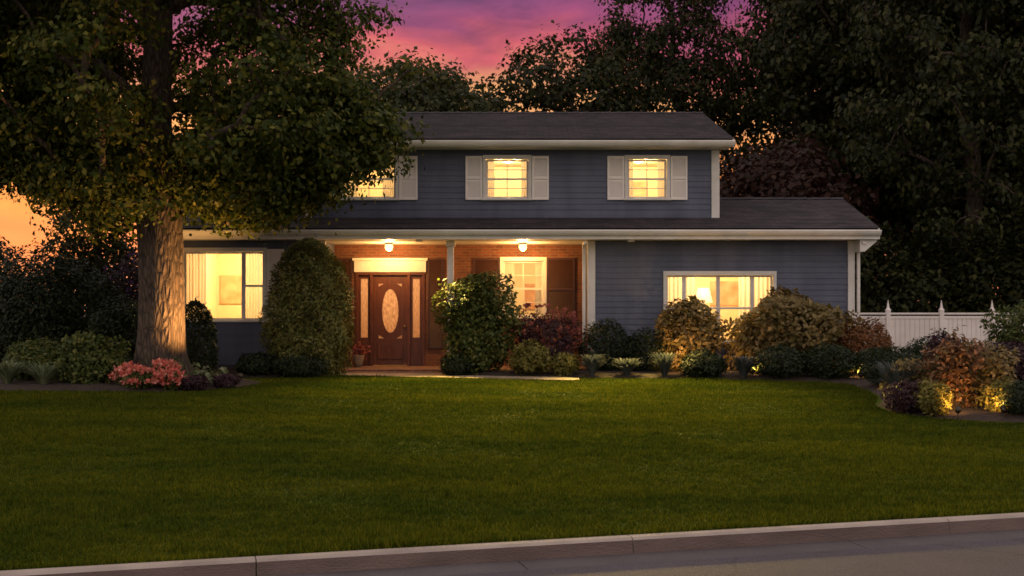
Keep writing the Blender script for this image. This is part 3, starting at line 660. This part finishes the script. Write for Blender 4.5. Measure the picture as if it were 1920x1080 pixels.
# gable triangles
for x in (-8.0, 7.84):
    f1 = [bm.verts.new((x, y, z)) for y, z in ((28.0, 3.262), (33.0, 3.262), (30.5, 4.28))]
    f2 = [bm.verts.new((x + .16, y, z)) for y, z in ((28.0, 3.262), (33.0, 3.262), (30.5, 4.28))]
    bm.faces.new(f1); bm.faces.new(f2)
    for i in range(3): bm.faces.new((f1[i], f1[(i + 1) % 3], f2[(i + 1) % 3], f2[i]))
for x in (-4.9, 4.74):
    pts = ((28.4, 5.402), (36.2, 5.402), (32.4, 6.72))
    f1 = [bm.verts.new((x, y, z)) for y, z in pts]; f2 = [bm.verts.new((x + .16, y, z)) for y, z in pts]
    bm.faces.new(f1); bm.faces.new(f2)
    for i in range(3): bm.faces.new((f1[i], f1[(i + 1) % 3], f2[(i + 1) % 3], f2[i]))
hp('side_wall', bm, M['siding'])
bm = NB()
box(bm, -7.98, -4.42, 28.02, 33, -.2, .298); hp('foundation', bm, M['gutter'])
bm = NB(); box(bm, 1.82, 7.98, 28.02, 33, -.2, .298); hp('foundation', bm, M['gutter'])
# porch floor, step, ceiling
bm = NB(); box(bm, -4.41, 1.79, 27.75, 29.59, -.1, .2, .015); hp('porch_floor', bm, M['floorbrick'])
bm = NB(); box(bm, -4.05, -1.7, 27.3, 27.745, -.1, .155, .015); hp('porch_step', bm, M['floorbrick'])
bm = NB(); box(bm, -8.42, 8.42, 27.44, 27.98, 3.212, 3.235); box(bm, -4.39, 1.79, 27.985, 29.595, 3.205, 3.235)
hp('porch_ceiling', bm, M['white'])
bm = NB(); box(bm, -5.12, 5.12, 27.845, 28.395, 5.386, 5.41); hp('upper_soffit', bm, M['white'])
# roofs: courses of shingles on two slopes, ridge caps
def roof(name, x0, x1, ye, ze, yr, zr, back=True):
    bm = NB(); L = math.hypot(yr - ye, zr - ze); k = int(L / .145); nz = np.array([-(zr - ze), yr - ye]) / L
    for sgn in ((1, -1) if back else (1,)):
        for i in range(k + 1):
            a = i * .145 / L; b_ = min(1, (i + 1) * .145 / L + .01)
            if a >= 1: break
            pa = np.array([ye + (yr - ye) * a, ze + (zr - ze) * a]); pb = np.array([ye + (yr - ye) * b_, ze + (zr - ze) * b_])
            po = pa + nz * .014
            mir = (lambda y: y) if sgn > 0 else (lambda y: 2 * yr - y)
            quad(bm, (x0, mir(po[0]), po[1]), (x1, mir(po[0]), po[1]), (x1, mir(pb[0]), pb[1]), (x0, mir(pb[0]), pb[1]))
            quad(bm, (x0, mir(po[0]), po[1]), (x1, mir(po[0]), po[1]), (x1, mir(pa[0]), pa[1]), (x0, mir(pa[0]), pa[1]))
        # deck underside
        mir = (lambda y: y) if sgn > 0 else (lambda y: 2 * yr - y)
        quad(bm, (x0, mir(ye + .02), ze - .05), (x1, mir(ye + .02), ze - .05), (x1, mir(yr), zr - .05), (x0, mir(yr), zr - .05))
    o = hp(name, bm, M['shingle'])
    bm = NB(); x = x0
    rr = random.Random(3)
    while x < x1 - .01:                     # overlapping ridge caps
        xe = min(x + .3, x1); h1, h2 = .012 + rr.random() * .006, .030
        for s in (-1, 1):
            quad(bm, (x, yr, zr + h1 + .012), (xe, yr, zr + h2 + .012), (xe, yr + s * .14, zr - .036 + h2), (x, yr + s * .14, zr - .036 + h1))
        x += .29
    hp('ridge_cap', bm, M['shingle']).parent = o
    return o
ER, EU = 8.44, 5.17
r1 = roof('lower_roof', -ER, ER, 27.40, 3.46, 30.5, 4.42)
r2 = roof('upper_roof', -EU, EU, 27.80, 5.57, 32.4, 6.92)
# fascia with gutters, rake boards
def eave(x0, x1, y, zt, zb):
    bm = NB(); box(bm, x0, x1, y + .01, y + .04, zb, zt - .03); f = hp('fascia', bm, M['white'])
    bm = NB(); n_ = 10
    prof = [(y + .008, zt - .045), (y - .10, zt - .045), (y - .105, zt - .07), (y - .085, zt - .12), (y - .05, zt - .165), (y + .008, zt - .165)]
    ra, rb = [[bm.verts.new((x, py, pz)) for py, pz in prof] for x in (x0 - .01, x1 + .01)]
    for i in range(len(prof) - 1): bm.faces.new((ra[i], ra[i + 1], rb[i + 1], rb[i]))
    bm.faces.new(ra); bm.faces.new(rb)
    hp('gutter', bm, M['white'])
eave(-ER, ER, 27.40, 3.46, 3.21); eave(-EU, EU, 27.80, 5.57, 5.385)
for (xe, ye, ze, yr, zr) in ((ER, 27.42, 3.46, 30.5, 4.42), (EU, 27.82, 5.57, 32.4, 6.92)):
    for s in (-1, 1):
        bm = NB(); x0, x1 = sorted((s * (xe - .035), s * (xe + .004)))
        for pts in ([(ye, ze), (yr, zr)], [(2 * yr - ye, ze), (yr, zr)]):
            a, b_ = pts
            vs = [[bm.verts.new((x, y, z)) for y, z in (a, b_, (b_[0], b_[1] - .2), (a[0], a[1] - .2))] for x in (x0, x1)]
            bm.faces.new(vs[0]); bm.faces.new(vs[1])
            for i in range(4): bm.faces.new((vs[0][i], vs[0][(i + 1) % 4], vs[1][(i + 1) % 4], vs[1][i]))
        hp('rake_board', bm, M['white'])
# boxed eave return at both outer corners of the lower roof
for s in (-1, 1):
    bm = NB()
    p = [(s * 8.01, 3.205), (s * 8.40, 3.205), (s * 8.40, 3.17), (s * 8.12, 2.93), (s * 8.01, 2.93)]
    fr_, bk = [[bm.verts.new((x, y, z)) for x, z in p] for y in (27.5, 27.99)]
    bm.faces.new(fr_); bm.faces.new(bk)
    for i in range(5): bm.faces.new((fr_[i], fr_[(i + 1) % 5], bk[(i + 1) % 5], bk[i]))
    hp('eave_return', bm, M['white'])
# corner boards
for x0, x1, y, z0, z1 in ((7.87, 8.03, 27.975, .28, 3.2), (-8.03, -7.87, 27.975, .28, 3.2), (-4.52, -4.37, 27.975, .28, 3.2), (1.77, 1.95, 27.975, .18, 3.2), (4.74, 4.93, 28.375, 3.72, 5.38), (-4.93, -4.74, 28.375, 3.72, 5.38)):
    bm = NB(); box(bm, x0, x1, y, y + .05, z0, z1, .006); hp('corner_board', bm, M['white'])
bm = NB(); box(bm, -4.735, 4.735, 28.372, 28.396, 3.72, 3.84); hp('skirt_board', bm, M['siding'])
# porch post
bm = NB()
px_ = -1.44
box(bm, px_ - .075, px_ + .075, 27.92, 28.07, .34, 3.08, .008); box(bm, px_ - .11, px_ + .11, 27.885, 28.105, .202, .345, .01); box(bm, px_ - .11, px_ + .11, 27.885, 28.105, 3.07, 3.203, .01)
hp('porch_post', bm, M['white'])
# downspouts
for x in (1.68, 8.10):
    bm = NB(); box(bm, x - .035, x + .035, 27.90, 27.965, .25, 3.15, .01); box(bm, x - .035, x + .035, 27.45, 27.90, 3.10, 3.16, .01)
    hp('downspout', bm, M['white'])

def window(w, y, cols, rows, fracs, room, label, power, lamp, curtains=None, sill=True, cas=.075, colr=(1, .68, .30)):
    x0, x1, z0, z1 = w
    bm = NB()
    for a in ((x0 - cas, x0, z0 - .0, z1), (x1, x1 + cas, z0, z1), (x0 - cas, x1 + cas, z1, z1 + cas + .02)):
        box(bm, a[0], a[1], y - .035, y + .05, a[2], a[3], .005)
    fw = .045
    for s in range(len(fracs) - 1):
        a, b_ = x0 + (x1 - x0) * fracs[s], x0 + (x1 - x0) * fracs[s + 1]; mid = (z0 + z1) / 2
        for zz0, zz1, yy in ([(z0, z1, y + .06)] if b_ - a > 1.2 and len(fracs) > 2 else [(z0, mid + .02, y + .06), (mid - .02, z1, y + .09)]):
            box(bm, a, a + fw, yy, yy + .03, zz0, zz1); box(bm, b_ - fw, b_, yy, yy + .03, zz0, zz1)
            box(bm, a + fw, b_ - fw, yy, yy + .03, zz0, zz0 + fw); box(bm, a + fw, b_ - fw, yy, yy + .03, zz1 - fw, zz1)
            for c in range(1, cols):
                xm = a + (b_ - a) * c / cols; box(bm, xm - .009, xm + .009, yy + .004, yy + .024, zz0 + fw, zz1 - fw)
            for r_ in range(1, rows):
                zm = zz0 + (zz1 - zz0) * r_ / rows; box(bm, a + fw, b_ - fw, yy + .006, yy + .022, zm - .009, zm + .009)
    wo = hp('window', bm, M['white']); wo['label'] = label
    bm = NB(); mid = (z0 + z1) / 2
    quad(bm, (x0 + .01, y + .075, z0 + .01), (x1 - .01, y + .075, z0 + .01), (x1 - .01, y + .075, mid), (x0 + .01, y + .075, mid))
    quad(bm, (x0 + .01, y + .106, mid), (x1 - .01, y + .106, mid), (x1 - .01, y + .106, z1 - .01), (x0 + .01, y + .106, z1 - .01))
    obj_ = hp('pane', bm, M['glass'], wo)
    if sill:
        bm = NB(); box(bm, x0 - cas - .03, x1 + cas + .03, y - .07, y + .05, z0 - .05, z0 - .001, .006); hp('sill', bm, M['white'], wo)
    # room behind
    rx0, rx1, ry0, ry1, rz0, rz1 = room
    bm = NB()
    quad(bm, (rx0, ry0, rz0), (rx0, ry1, rz0), (rx0, ry1, rz1), (rx0, ry0, rz1)); quad(bm, (rx1, ry0, rz0), (rx1, ry1, rz0), (rx1, ry1, rz1), (rx1, ry0, rz1))
    quad(bm, (rx0, ry1, rz0), (rx1, ry1, rz0), (rx1, ry1, rz1), (rx0, ry1, rz1)); quad(bm, (rx0, ry0, rz1), (rx1, ry0, rz1), (rx1, ry1, rz1), (rx0, ry1, rz1))
    f = quad(bm, (rx0, ry0, rz0), (rx1, ry0, rz0), (rx1, ry1, rz0), (rx0, ry1, rz0)); f.material_index = 1
    hp('room', bm, [M['room'], M['roomfloor']])
    if curtains:
        for c0, c1 in curtains:
            bm = NB(); n_ = 40; pr = None
            for i in range(n_ + 1):
                xx = c0 + (c1 - c0) * i / n_; yy = y + .2 + .022 * math.sin(i * 1.15) + .01 * math.sin(i * .43)
                cu = (bm.verts.new((xx, yy, z0 - .12)), bm.verts.new((xx, yy, z1 + .04)))
                if pr: bm.faces.new((pr[0], cu[0], cu[1], pr[1]))
                pr = cu
            hp('curtain', bm, M['curtain'], wo, True)
    # ceiling lamp of the room
    lx, ly, lz = lamp
    bm = NB(); lathe(bm, [(.02, .0), (.10, .02), (.15, .07), (.16, .12)], (lx, ly, lz - .06)); hp('ceiling_lamp', bm, M['bulb'], None, True)
    L_ = bpy.data.lights.new('room_light', 'POINT'); L_.energy = power; L_.color = colr; L_.shadow_soft_size = .12
    lo = bpy.data.objects.new('room_light', L_); COL.objects.link(lo); lo.location = (lx, ly, lz - .15); lo.parent = H; lo.location = Vector((lx, ly, lz - .15)) - H0
    return wo
def shutter(x0, x1, z0, z1, y, mat):
    bm = NB(); fw = .05
    box(bm, x0, x0 + fw, y - .045, y - .008, z0, z1, .004); box(bm, x1 - fw, x1, y - .045, y - .008, z0, z1, .004)
    mid = (z0 + z1) / 2
    for a, b_ in ((z0, z0 + fw), (mid - .025, mid + .025), (z1 - fw, z1)): box(bm, x0 + fw, x1 - fw, y - .043, y - .01, a, b_)
    z = z0 + fw
    while z < z1 - fw - .01:
        if not (mid - .06 < z < mid + .02):
            quad(bm, (x0 + fw, y - .038, z), (x1 - fw, y - .038, z), (x1 - fw, y - .014, z + .045), (x0 + fw, y - .014, z + .045))
        z += .038
    quad(bm, (x0 + fw, y - .011, z0 + fw), (x1 - fw, y - .011, z0 + fw), (x1 - fw, y - .011, z1 - fw), (x0 + fw, y - .011, z1 - fw))
    return hp('shutter', bm, mat)
window(WL, 28.0, 1, 1, (0, .74, 1), (-7.8, -4.7, 28.17, 31.6, .35, 3.15), 'wide window of the left wing with one broad and one narrow sash', 270, (-6.3, 30.0, 3.1), [(-7.75, -7.22), (-6.30, -5.80)])
window(WR, 28.0, 1, 1, (0, .17, .49, .81, 1), (2.1, 7.8, 28.17, 32.0, .35, 3.15), 'wide window of the right wing behind the shrubs', 400, (4.9, 29.6, 3.1), [(3.62, 4.35), (5.35, 6.12)])
window(WP, 29.6, 2, 2, (0, 1), (-1.5, 1.9, 29.81, 32.9, .3, 3.15), 'tall porch window between dark shutters', 95, (.3, 31.2, 3.1), [(-.20, .06), (.58, .77)])
rooms = [(-4.7, -2.0, 28.57, 31.8, 3.8, 5.38), (-1.9, 1.7, 28.57, 31.8, 3.8, 5.38), (1.8, 4.7, 28.57, 31.8, 3.8, 5.38)]
window(WU[0], 28.4, 2, 2, (0, 1), rooms[0], 'upper window half hidden by the tree leaves', 150, (-3.4, 30.2, 5.36), [(-4.03, -3.7), (-3.1, -2.79)])
window(WU[1], 28.4, 2, 2, (0, 1), rooms[1], 'upper window in the middle', 220, (-.1, 30.2, 5.36), [(-.60, -.42), (.22, .37)])
window(WU[2], 28.4, 2, 2, (0, 1), rooms[2], 'upper window at the right corner', 220, (3.2, 30.2, 5.36), [(2.77, 2.90), (3.48, 3.66)])
for w, ws in zip(WU, (.44, .40, .40)):
    for x0, x1 in ((w[0] - .085 - ws, w[0] - .085), (w[1] + .085, w[1] + .085 + ws)): shutter(x0, x1, w[2] - .04, w[3] + .07, 28.4, M['shutter'])
shutter(WL[1] + .085, WL[1] + .48, WL[2] - .03, WL[3] + .06, 28.0, M['shutter'])
for x0, x1 in ((WP[0] - .74, WP[0] - .085), (WP[1] + .085, WP[1] + .78)): shutter(x0, x1, WP[2] - .12, WP[3] + .07, 29.6, M['darkshutter'])
for x0, x1 in ((-4.32, -3.95), (-2.09, -1.70)): shutter(x0, x1, .62, 2.86, 29.6, M['darkshutter'])
# picture in the left wing room
bm = NB(); box(bm, -7.7, -7.12, 31.55, 31.59, 1.75, 2.5); hp('wall_picture', bm, M['picture'])
bm = NB(); box(bm, 5.3, 6.3, 31.95, 31.99, 1.7, 2.35); hp('wall_picture', bm, M['picture'])
bm = NB(); box(bm, 2.95, 3.6, 31.75, 31.79, 4.5, 5.0); hp('wall_picture', bm, M['picture'])
bm = NB(); box(bm, .35, .85, 32.85, 32.89, 1.6, 2.3); hp('wall_picture', bm, M['picture'])
# front door: frame, leaf with glass, sidelights, header
bm = NB(); y = 29.6
for a in ((DOOR[0], DOOR[0] + .07), (DOOR[1] - .07, DOOR[1]), (-3.515, -3.445), (-2.595, -2.525)): box(bm, a[0], a[1], y - .03, y + .12, .201, 2.45, .004)
box(bm, DOOR[0], DOOR[1], y - .032, y + .12, 2.451, 2.52, .004)
fo = hp('door_frame', bm, M['wood'])
bm = NB(); box(bm, DOOR[0] - .03, DOOR[1] + .03, y - .05, y + .1, 2.522, 2.80, .008); box(bm, DOOR[0] - .07, DOOR[1] + .07, y - .09, y + .06, 2.802, 2.87, .008); hp('door_header', bm, M['white'])
bm = NB(); dx0, dx1 = -3.443, -2.597; dz0, dz1 = .215, 2.448; gx0, gx1, gz0, gz1 = -3.31, -2.73, .88, 2.24
core(bm, dx0, dx1, dz0, dz1, y + .05, y + .095, [(gx0, gx1, gz0, gz1)])
for a, b_ in ((-3.34, -3.06), (-2.98, -2.70)):
    box(bm, a, b_, y + .036, y + .051, .36, .76, .012)
df = hp('front_door', bm, M['wood'])
bm = NB(); n_ = 28    # oval leaded light inside the rectangular opening
cx_, cz_ = (gx0 + gx1) / 2, (gz0 + gz1) / 2
quad(bm, (gx0, y + .075, gz0), (gx1, y + .075, gz0), (gx1, y + .075, gz1), (gx0, y + .075, gz1)); hp('door_glass', bm, M['frost'], df)
bm = NB()
pr = None; hw, hh_ = .289, .679
out_, inn = [], []
for i in range(n_):
    a = 2 * math.pi * i / n_; c, s_ = math.cos(a), math.sin(a)
    kx = hw / max(abs(c), abs(s_) * hw / hh_, 1e-6) if False else None
    sx = min(hw / abs(c) if abs(c) > 1e-6 else 9, hh_ / abs(s_) if abs(s_) > 1e-6 else 9)
    out_.append(bm.verts.new((cx_ + c * sx, y + .048, cz_ + s_ * sx))); inn.append(bm.verts.new((cx_ + c * .20, y + .048, cz_ + s_ * .54)))
for i in range(n_): bm.faces.new((out_[i], out_[(i + 1) % n_], inn[(i + 1) % n_], inn[i]))
hp('oval_surround', bm, M['wood'], df)
bm = NB(); lathe(bm, [(.012, 0), (.03, .01), (.03, .035), (.01, .045)], (0, 0, 0), 14)
bmesh.ops.rotate(bm, verts=bm.verts, cent=(0, 0, 0), matrix=Matrix.Rotation(R(90), 3, 'X')); bmesh.ops.translate(bm, verts=bm.verts, vec=(-2.66, y + .05, 1.18)); hp('door_knob', bm, M['brass'], df, True)
for a, b_ in ((-3.81, -3.515), (-2.525, -2.23)):
    bm = NB(); core(bm, a, b_, .205, 2.45, y + .05, y + .09, [(a + .06, b_ - .06, .9, 2.36)]); so = hp('sidelight', bm, M['wood'])
    bm = NB(); quad(bm, (a + .06, y + .07, .9), (b_ - .06, y + .07, .9), (b_ - .06, y + .07, 2.36), (a + .06, y + .07, 2.36)); hp('pane', bm, M['frost'], so)
# hall behind the door
bm = NB()
for qd in (((-3.95, 29.81, .2), (-3.95, 32.6, .2), (-3.95, 32.6, 2.9), (-3.95, 29.81, 2.9)), ((-1.9, 29.81, .2), (-1.9, 32.6, .2), (-1.9, 32.6, 2.9), (-1.9, 29.81, 2.9)), ((-3.95, 32.6, .2), (-1.9, 32.6, .2), (-1.9, 32.6, 2.9), (-3.95, 32.6, 2.9)), ((-3.95, 29.81, 2.9), (-1.9, 29.81, 2.9), (-1.9, 32.6, 2.9), (-3.95, 32.6, 2.9)), ((-3.95, 29.81, .2), (-1.9, 29.81, .2), (-1.9, 32.6, .2), (-3.95, 32.6, .2))): quad(bm, *qd)
hp('hall', bm, M['room'])
def point(name, loc, e, col, size=.06, spot=None, aim=None):
    L_ = bpy.data.lights.new(name, 'SPOT' if spot else 'POINT'); L_.energy = e; L_.color = col; L_.shadow_soft_size = size
    o = bpy.data.objects.new(name, L_); COL.objects.link(o); o.location = loc
    if spot:
        L_.spot_size = R(spot); L_.spot_blend = .9
        o.rotation_euler = (Vector(aim) - Vector(loc)).to_track_quat('-Z', 'Y').to_euler()
    return o
WARM = (1, .50, .15)
point('hall_light', (-3.0, 30.9, 2.6), 42, (1, .6, .28), .1)
# porch ceiling lights
for i, x in enumerate((-2.96, .26)):
    bm = NB(); lathe(bm, [(.10, .0), (.10, -.02), (.07, -.035)][::-1], (x, 28.75, 3.204)); pl = hp('porch_light', bm, M['metal'], None, True)
    bm = NB(); lathe(bm, [(.02, -.20), (.075, -.17), (.10, -.11), (.09, -.05), (.06, -.037)], (x, 28.75, 3.204)); hp('lamp_globe', bm, M['bulb'], pl, True)
    point('porch_lamp_light', (x, 28.75, 2.93), 105, WARM, .08)
# planter by the door
bm = NB(); lathe(bm, [(.09, 0), (.12, .14), (.15, .26), (.15, .29), (.13, .29), (.12, .25)], (0, 0, 0), 24)
pt = empty('flower_pot', (-3.72, 28.9, .202)); tag(pt, 'pale flower pot with small plant on the porch left of the door', 'planter')
obj('pot', bm, M['path'], pt, True)
rg = np.random.default_rng(9); P = rg.normal(size=(420, 3)) * [.1, .1, .08] + [0, 0, .4]
leaves('foliage', P, .06, M['pinkpetal'], pt, rg, out=P - [0, 0, .2], width=.8)

# floor lamp in the right wing room
fl = empty('floor_lamp', (4.95, 30.9, .352)); tag(fl, 'floor lamp with pale shade standing inside the wide right window', 'lamp')
bm = NB(); lathe(bm, [(.15, 0), (.15, .02), (.02, .04), (.014, 1.45), (.014, 1.6)]); obj('stand', bm, M['brass'], fl, True)
bm = NB(); lathe(bm, [(.24, 1.42), (.15, 1.80)]); obj('lamp_shade', bm, M['shade'], fl, True)

# ------------------------------------------------------------------ fence
fx = empty('fence', (10.9, 36, .1)); tag(fx, 'white vinyl privacy fence with pointed post caps right of the house', 'fence')
FY = 0.0
xs = [-2.15, -.72, .85, 2.42, 3.99, 5.56, 7.1]
xs = [at(p, 0, 36)[0] - 10.9 for p in (1560, 1665, 1765, 1860, 1955, 2050)]
for a, b_ in zip(xs, xs[1:]):
    bm = NB(); a += .066; b_ -= .066
    box(bm, a, b_, -.03, .03, .12, .22); box(bm, a, b_, -.03, .03, 1.22, 1.30); box(bm, a, b_, -.035, .035, 1.345, 1.40)
    x = a; kx = int((b_ - a) / .152) + 1; wv = (b_ - a) / kx
    for i in range(kx): box(bm, a + i * wv + .004, a + (i + 1) * wv - .004, -.013, .013, .22, 1.22, .003)
    obj('panel', bm, M['vinyl'], fx)
for x in xs:
    bm = NB(); box(bm, x - .065, x + .065, -.065, .065, -.1, 1.46, .008); po = obj('post', bm, M['vinyl'], fx)
    bm = NB(); lathe(bm, [(.10, 1.461), (.10, 1.49), (.06, 1.52), (.045, 1.57), (.03, 1.66), (.006, 1.78)], (x, 0, 0), 4)
    bmesh.ops.rotate(bm, verts=bm.verts, cent=(x, 0, 0), matrix=Matrix.Rotation(R(45), 3, 'Z')); obj('post_cap', bm, M['vinyl'], po)

# ------------------------------------------------------------------ garden lights
def garden_light(x, Y, label, e, aim, spot=120, col=WARM, h=.12):
    g = empty('garden_light', (x, Y, g1(x, Y) + .04)); tag(g, label, 'garden light', 'low garden lights in the beds')
    z = g1(x, Y) + .04
    bm = NB(); lathe(bm, [(.004, -.12), (.012, -.02), (.012, h)], n=10); obj('stake', bm, M['metal'], g, True)
    d = (Vector(aim) - Vector((x, Y, z + h))).normalized(); q_ = d.to_track_quat('Z', 'Y').to_matrix()
    bm = NB(); lathe(bm, [(.025, -.05), (.045, -.03), (.05, .05), (.046, .052), (.04, .03)], n=16)
    bmesh.ops.rotate(bm, verts=bm.verts, cent=(0, 0, 0), matrix=q_); bmesh.ops.translate(bm, verts=bm.verts, vec=(0, 0, h)); hd = obj('head', bm, M['metal'], g, True)
    bm = NB(); lathe(bm, [(.037, .031), (.037, .034)], n=16)
    bmesh.ops.rotate(bm, verts=bm.verts, cent=(0, 0, 0), matrix=q_); bmesh.ops.translate(bm, verts=bm.verts, vec=(0, 0, h)); obj('lens', bm, M['gbulb'], hd)
    lp = Vector((x, Y, z + h)) + d * .07
    point('garden_spot', lp, e, col, .04, spot, aim)
garden_light(-5.45, 24.0, 'small spotlight at the foot of the lit trunk', 1500, (-7.05, 24.5, 3.1), 92)
garden_light(3.35, 25.9, 'small spotlight before the narrow golden olive shrub', 130, (4.3, 27.2, 1.3), 130)
garden_light(5.15, 25.6, 'small spotlight between the golden olive shrubs', 230, (6.1, 27.0, 1.4), 130)
garden_light(7.3, 25.0, 'small spotlight before the russet shrub', 140, (7.5, 26.8, 1.3), 130)
garden_light(7.72, 18.75, 'small spotlight right of the red leaved shrub', 42, (7.7, 19.6, .7), 150)
garden_light(6.98, 18.7, 'small spotlight left of the red leaved shrub', 50, (7.25, 19.8, .8), 150)
for x, e_ in ((2.75, 4600), (-2.15, 3400)):  # hooded under-eave spots, added to throw warm light on the lawn
    bm = NB(); lathe(bm, [(.085, -.05), (.085, .0)], (x, 27.62, 3.211), cap=False); hp('added_soffit_light', bm, M['white'], None, True)
    point('lawn_fill_spot', (x, 27.62, 3.165), e_, (1, .70, .16), .02, 74, (x - .3 if x > 0 else -1.2, 22.4, 0))

weather()
# ------------------------------------------------------------------ sky, sun, camera
W = bpy.data.worlds.new('World'); S.world = W; W.use_nodes = True; t = W.node_tree; t.nodes.clear()
SUN_AZ, SUN_EL = R(-24), R(2.5)
tc = N(t, 'ShaderNodeTexCoord'); sp = N(t, 'ShaderNodeSeparateXYZ'); t.links.new(tc.outputs['Generated'], sp.inputs[0])
mp = N(t, 'ShaderNodeMapping'); mp.inputs['Scale'].default_value = (1, 1, 3.2); t.links.new(tc.outputs['Generated'], mp.inputs['Vector'])
ns = N(t, 'ShaderNodeTexNoise'); ns.inputs['Scale'].default_value = 5.5; ns.inputs['Detail'].default_value = 7; ns.inputs['Distortion'].default_value = .5
t.links.new(mp.outputs[0], ns.inputs['Vector'])
def math_(op_, a, b_=None, c_=None, clamp=False):
    m = N(t, 'ShaderNodeMath', operation=op_); m.use_clamp = clamp
    for i, v in enumerate((a, b_, c_)):
        if v is None: continue
        if isinstance(v, (int, float)): m.inputs[i].default_value = v
        else: t.links.new(v, m.inputs[i])
    return m.outputs[0]
el = math_('MULTIPLY', math_('ADD', sp.outputs['Z'], math_('MULTIPLY', math_('SUBTRACT', ns.outputs['Fac'], .5), .12)), 2.0, clamp=True)
front = ramp(t, el, [(0, (.85, .33, .20)), (.10, (.90, .20, .10)), (.19, (.95, .30, .07)), (.33, (.88, .42, .15)), (.41, (.52, .085, .12)), (.46, (.27, .05, .15)), (.54, (.11, .045, .16)), (1, (.72, .66, .64))])
back = ramp(t, math_('ADD', sp.outputs['Z'], 0.0, clamp=True), [(0, (.62, .54, .48)), (.5, (.92, .82, .76)), (1, (.78, .72, .68))])
fac = math_('MULTIPLY_ADD', sp.outputs['Y'], 1.6, .1, clamp=True)
mx = N(t, 'ShaderNodeMix', data_type='RGBA'); t.links.new(fac, mx.inputs['Factor']); t.links.new(back, mx.inputs['A']); t.links.new(front, mx.inputs['B'])
bg = N(t, 'ShaderNodeBackground'); bg.inputs['Strength'].default_value = 1.0; n3 = N(t, 'ShaderNodeTexNoise'); n3.inputs['Scale'].default_value = 11; n3.inputs['Detail'].default_value = 9; n3.inputs['Roughness'].default_value = .62; n3.inputs['Distortion'].default_value = .8
t.links.new(mp.outputs[0], n3.inputs['Vector'])
mc = N(t, 'ShaderNodeMix', data_type='RGBA', blend_type='MULTIPLY'); mc.inputs['Factor'].default_value = 1
t.links.new(mx.outputs['Result'], mc.inputs['A']); t.links.new(ramp(t, n3.outputs['Fac'], [(.35, (.72, .70, .80)), (.65, (1.18, 1.1, 1.05))]), mc.inputs['B'])
t.links.new(mc.outputs['Result'], bg.inputs['Color'])
sky = N(t, 'ShaderNodeTexSky'); sky.sky_type = 'NISHITA'; sky.sun_disc = False; sky.sun_elevation = SUN_EL; sky.sun_rotation = SUN_AZ
b2 = N(t, 'ShaderNodeBackground'); b2.inputs['Strength'].default_value = .01; t.links.new(sky.outputs[0], b2.inputs['Color'])
ads = N(t, 'ShaderNodeAddShader'); t.links.new(bg.outputs[0], ads.inputs[0]); t.links.new(b2.outputs[0], ads.inputs[1])
ow = N(t, 'ShaderNodeOutputWorld'); t.links.new(ads.outputs[0], ow.inputs['Surface'])
sl = bpy.data.lights.new('sun', 'SUN'); sl.energy = .5; sl.angle = R(8); sl.color = (1, .6, .32)
so = bpy.data.objects.new('sun', sl); COL.objects.link(so)
D = Vector((math.sin(SUN_AZ) * math.cos(SUN_EL), math.cos(SUN_AZ) * math.cos(SUN_EL), math.sin(SUN_EL)))
so.rotation_euler = (-D).to_track_quat('-Z', 'Y').to_euler()
cam = bpy.data.cameras.new('camera'); co = bpy.data.objects.new('camera', cam); COL.objects.link(co)
co.location = (0, 0, 1.6); co.rotation_euler = (R(90), 0, 0)
cam.sensor_width = 36; cam.lens = F / 1920 * 36; cam.shift_y = 40 / 1920; cam.clip_end = 3000; cam.clip_start = .1
S.camera = co
S.render.engine = 'CYCLES'; S.cycles.use_denoising = True; S.cycles.filter_width = 1.6; S.cycles.max_bounces = 6; S.cycles.transparent_max_bounces = 12
S.cycles.diffuse_bounces = 3; S.cycles.caustics_reflective = False; S.cycles.caustics_refractive = False; S.cycles.sample_clamp_indirect = 4
S.view_settings.view_transform = 'Standard'; S.view_settings.look = 'None'; S.view_settings.exposure = .2; S.view_settings.gamma = 1
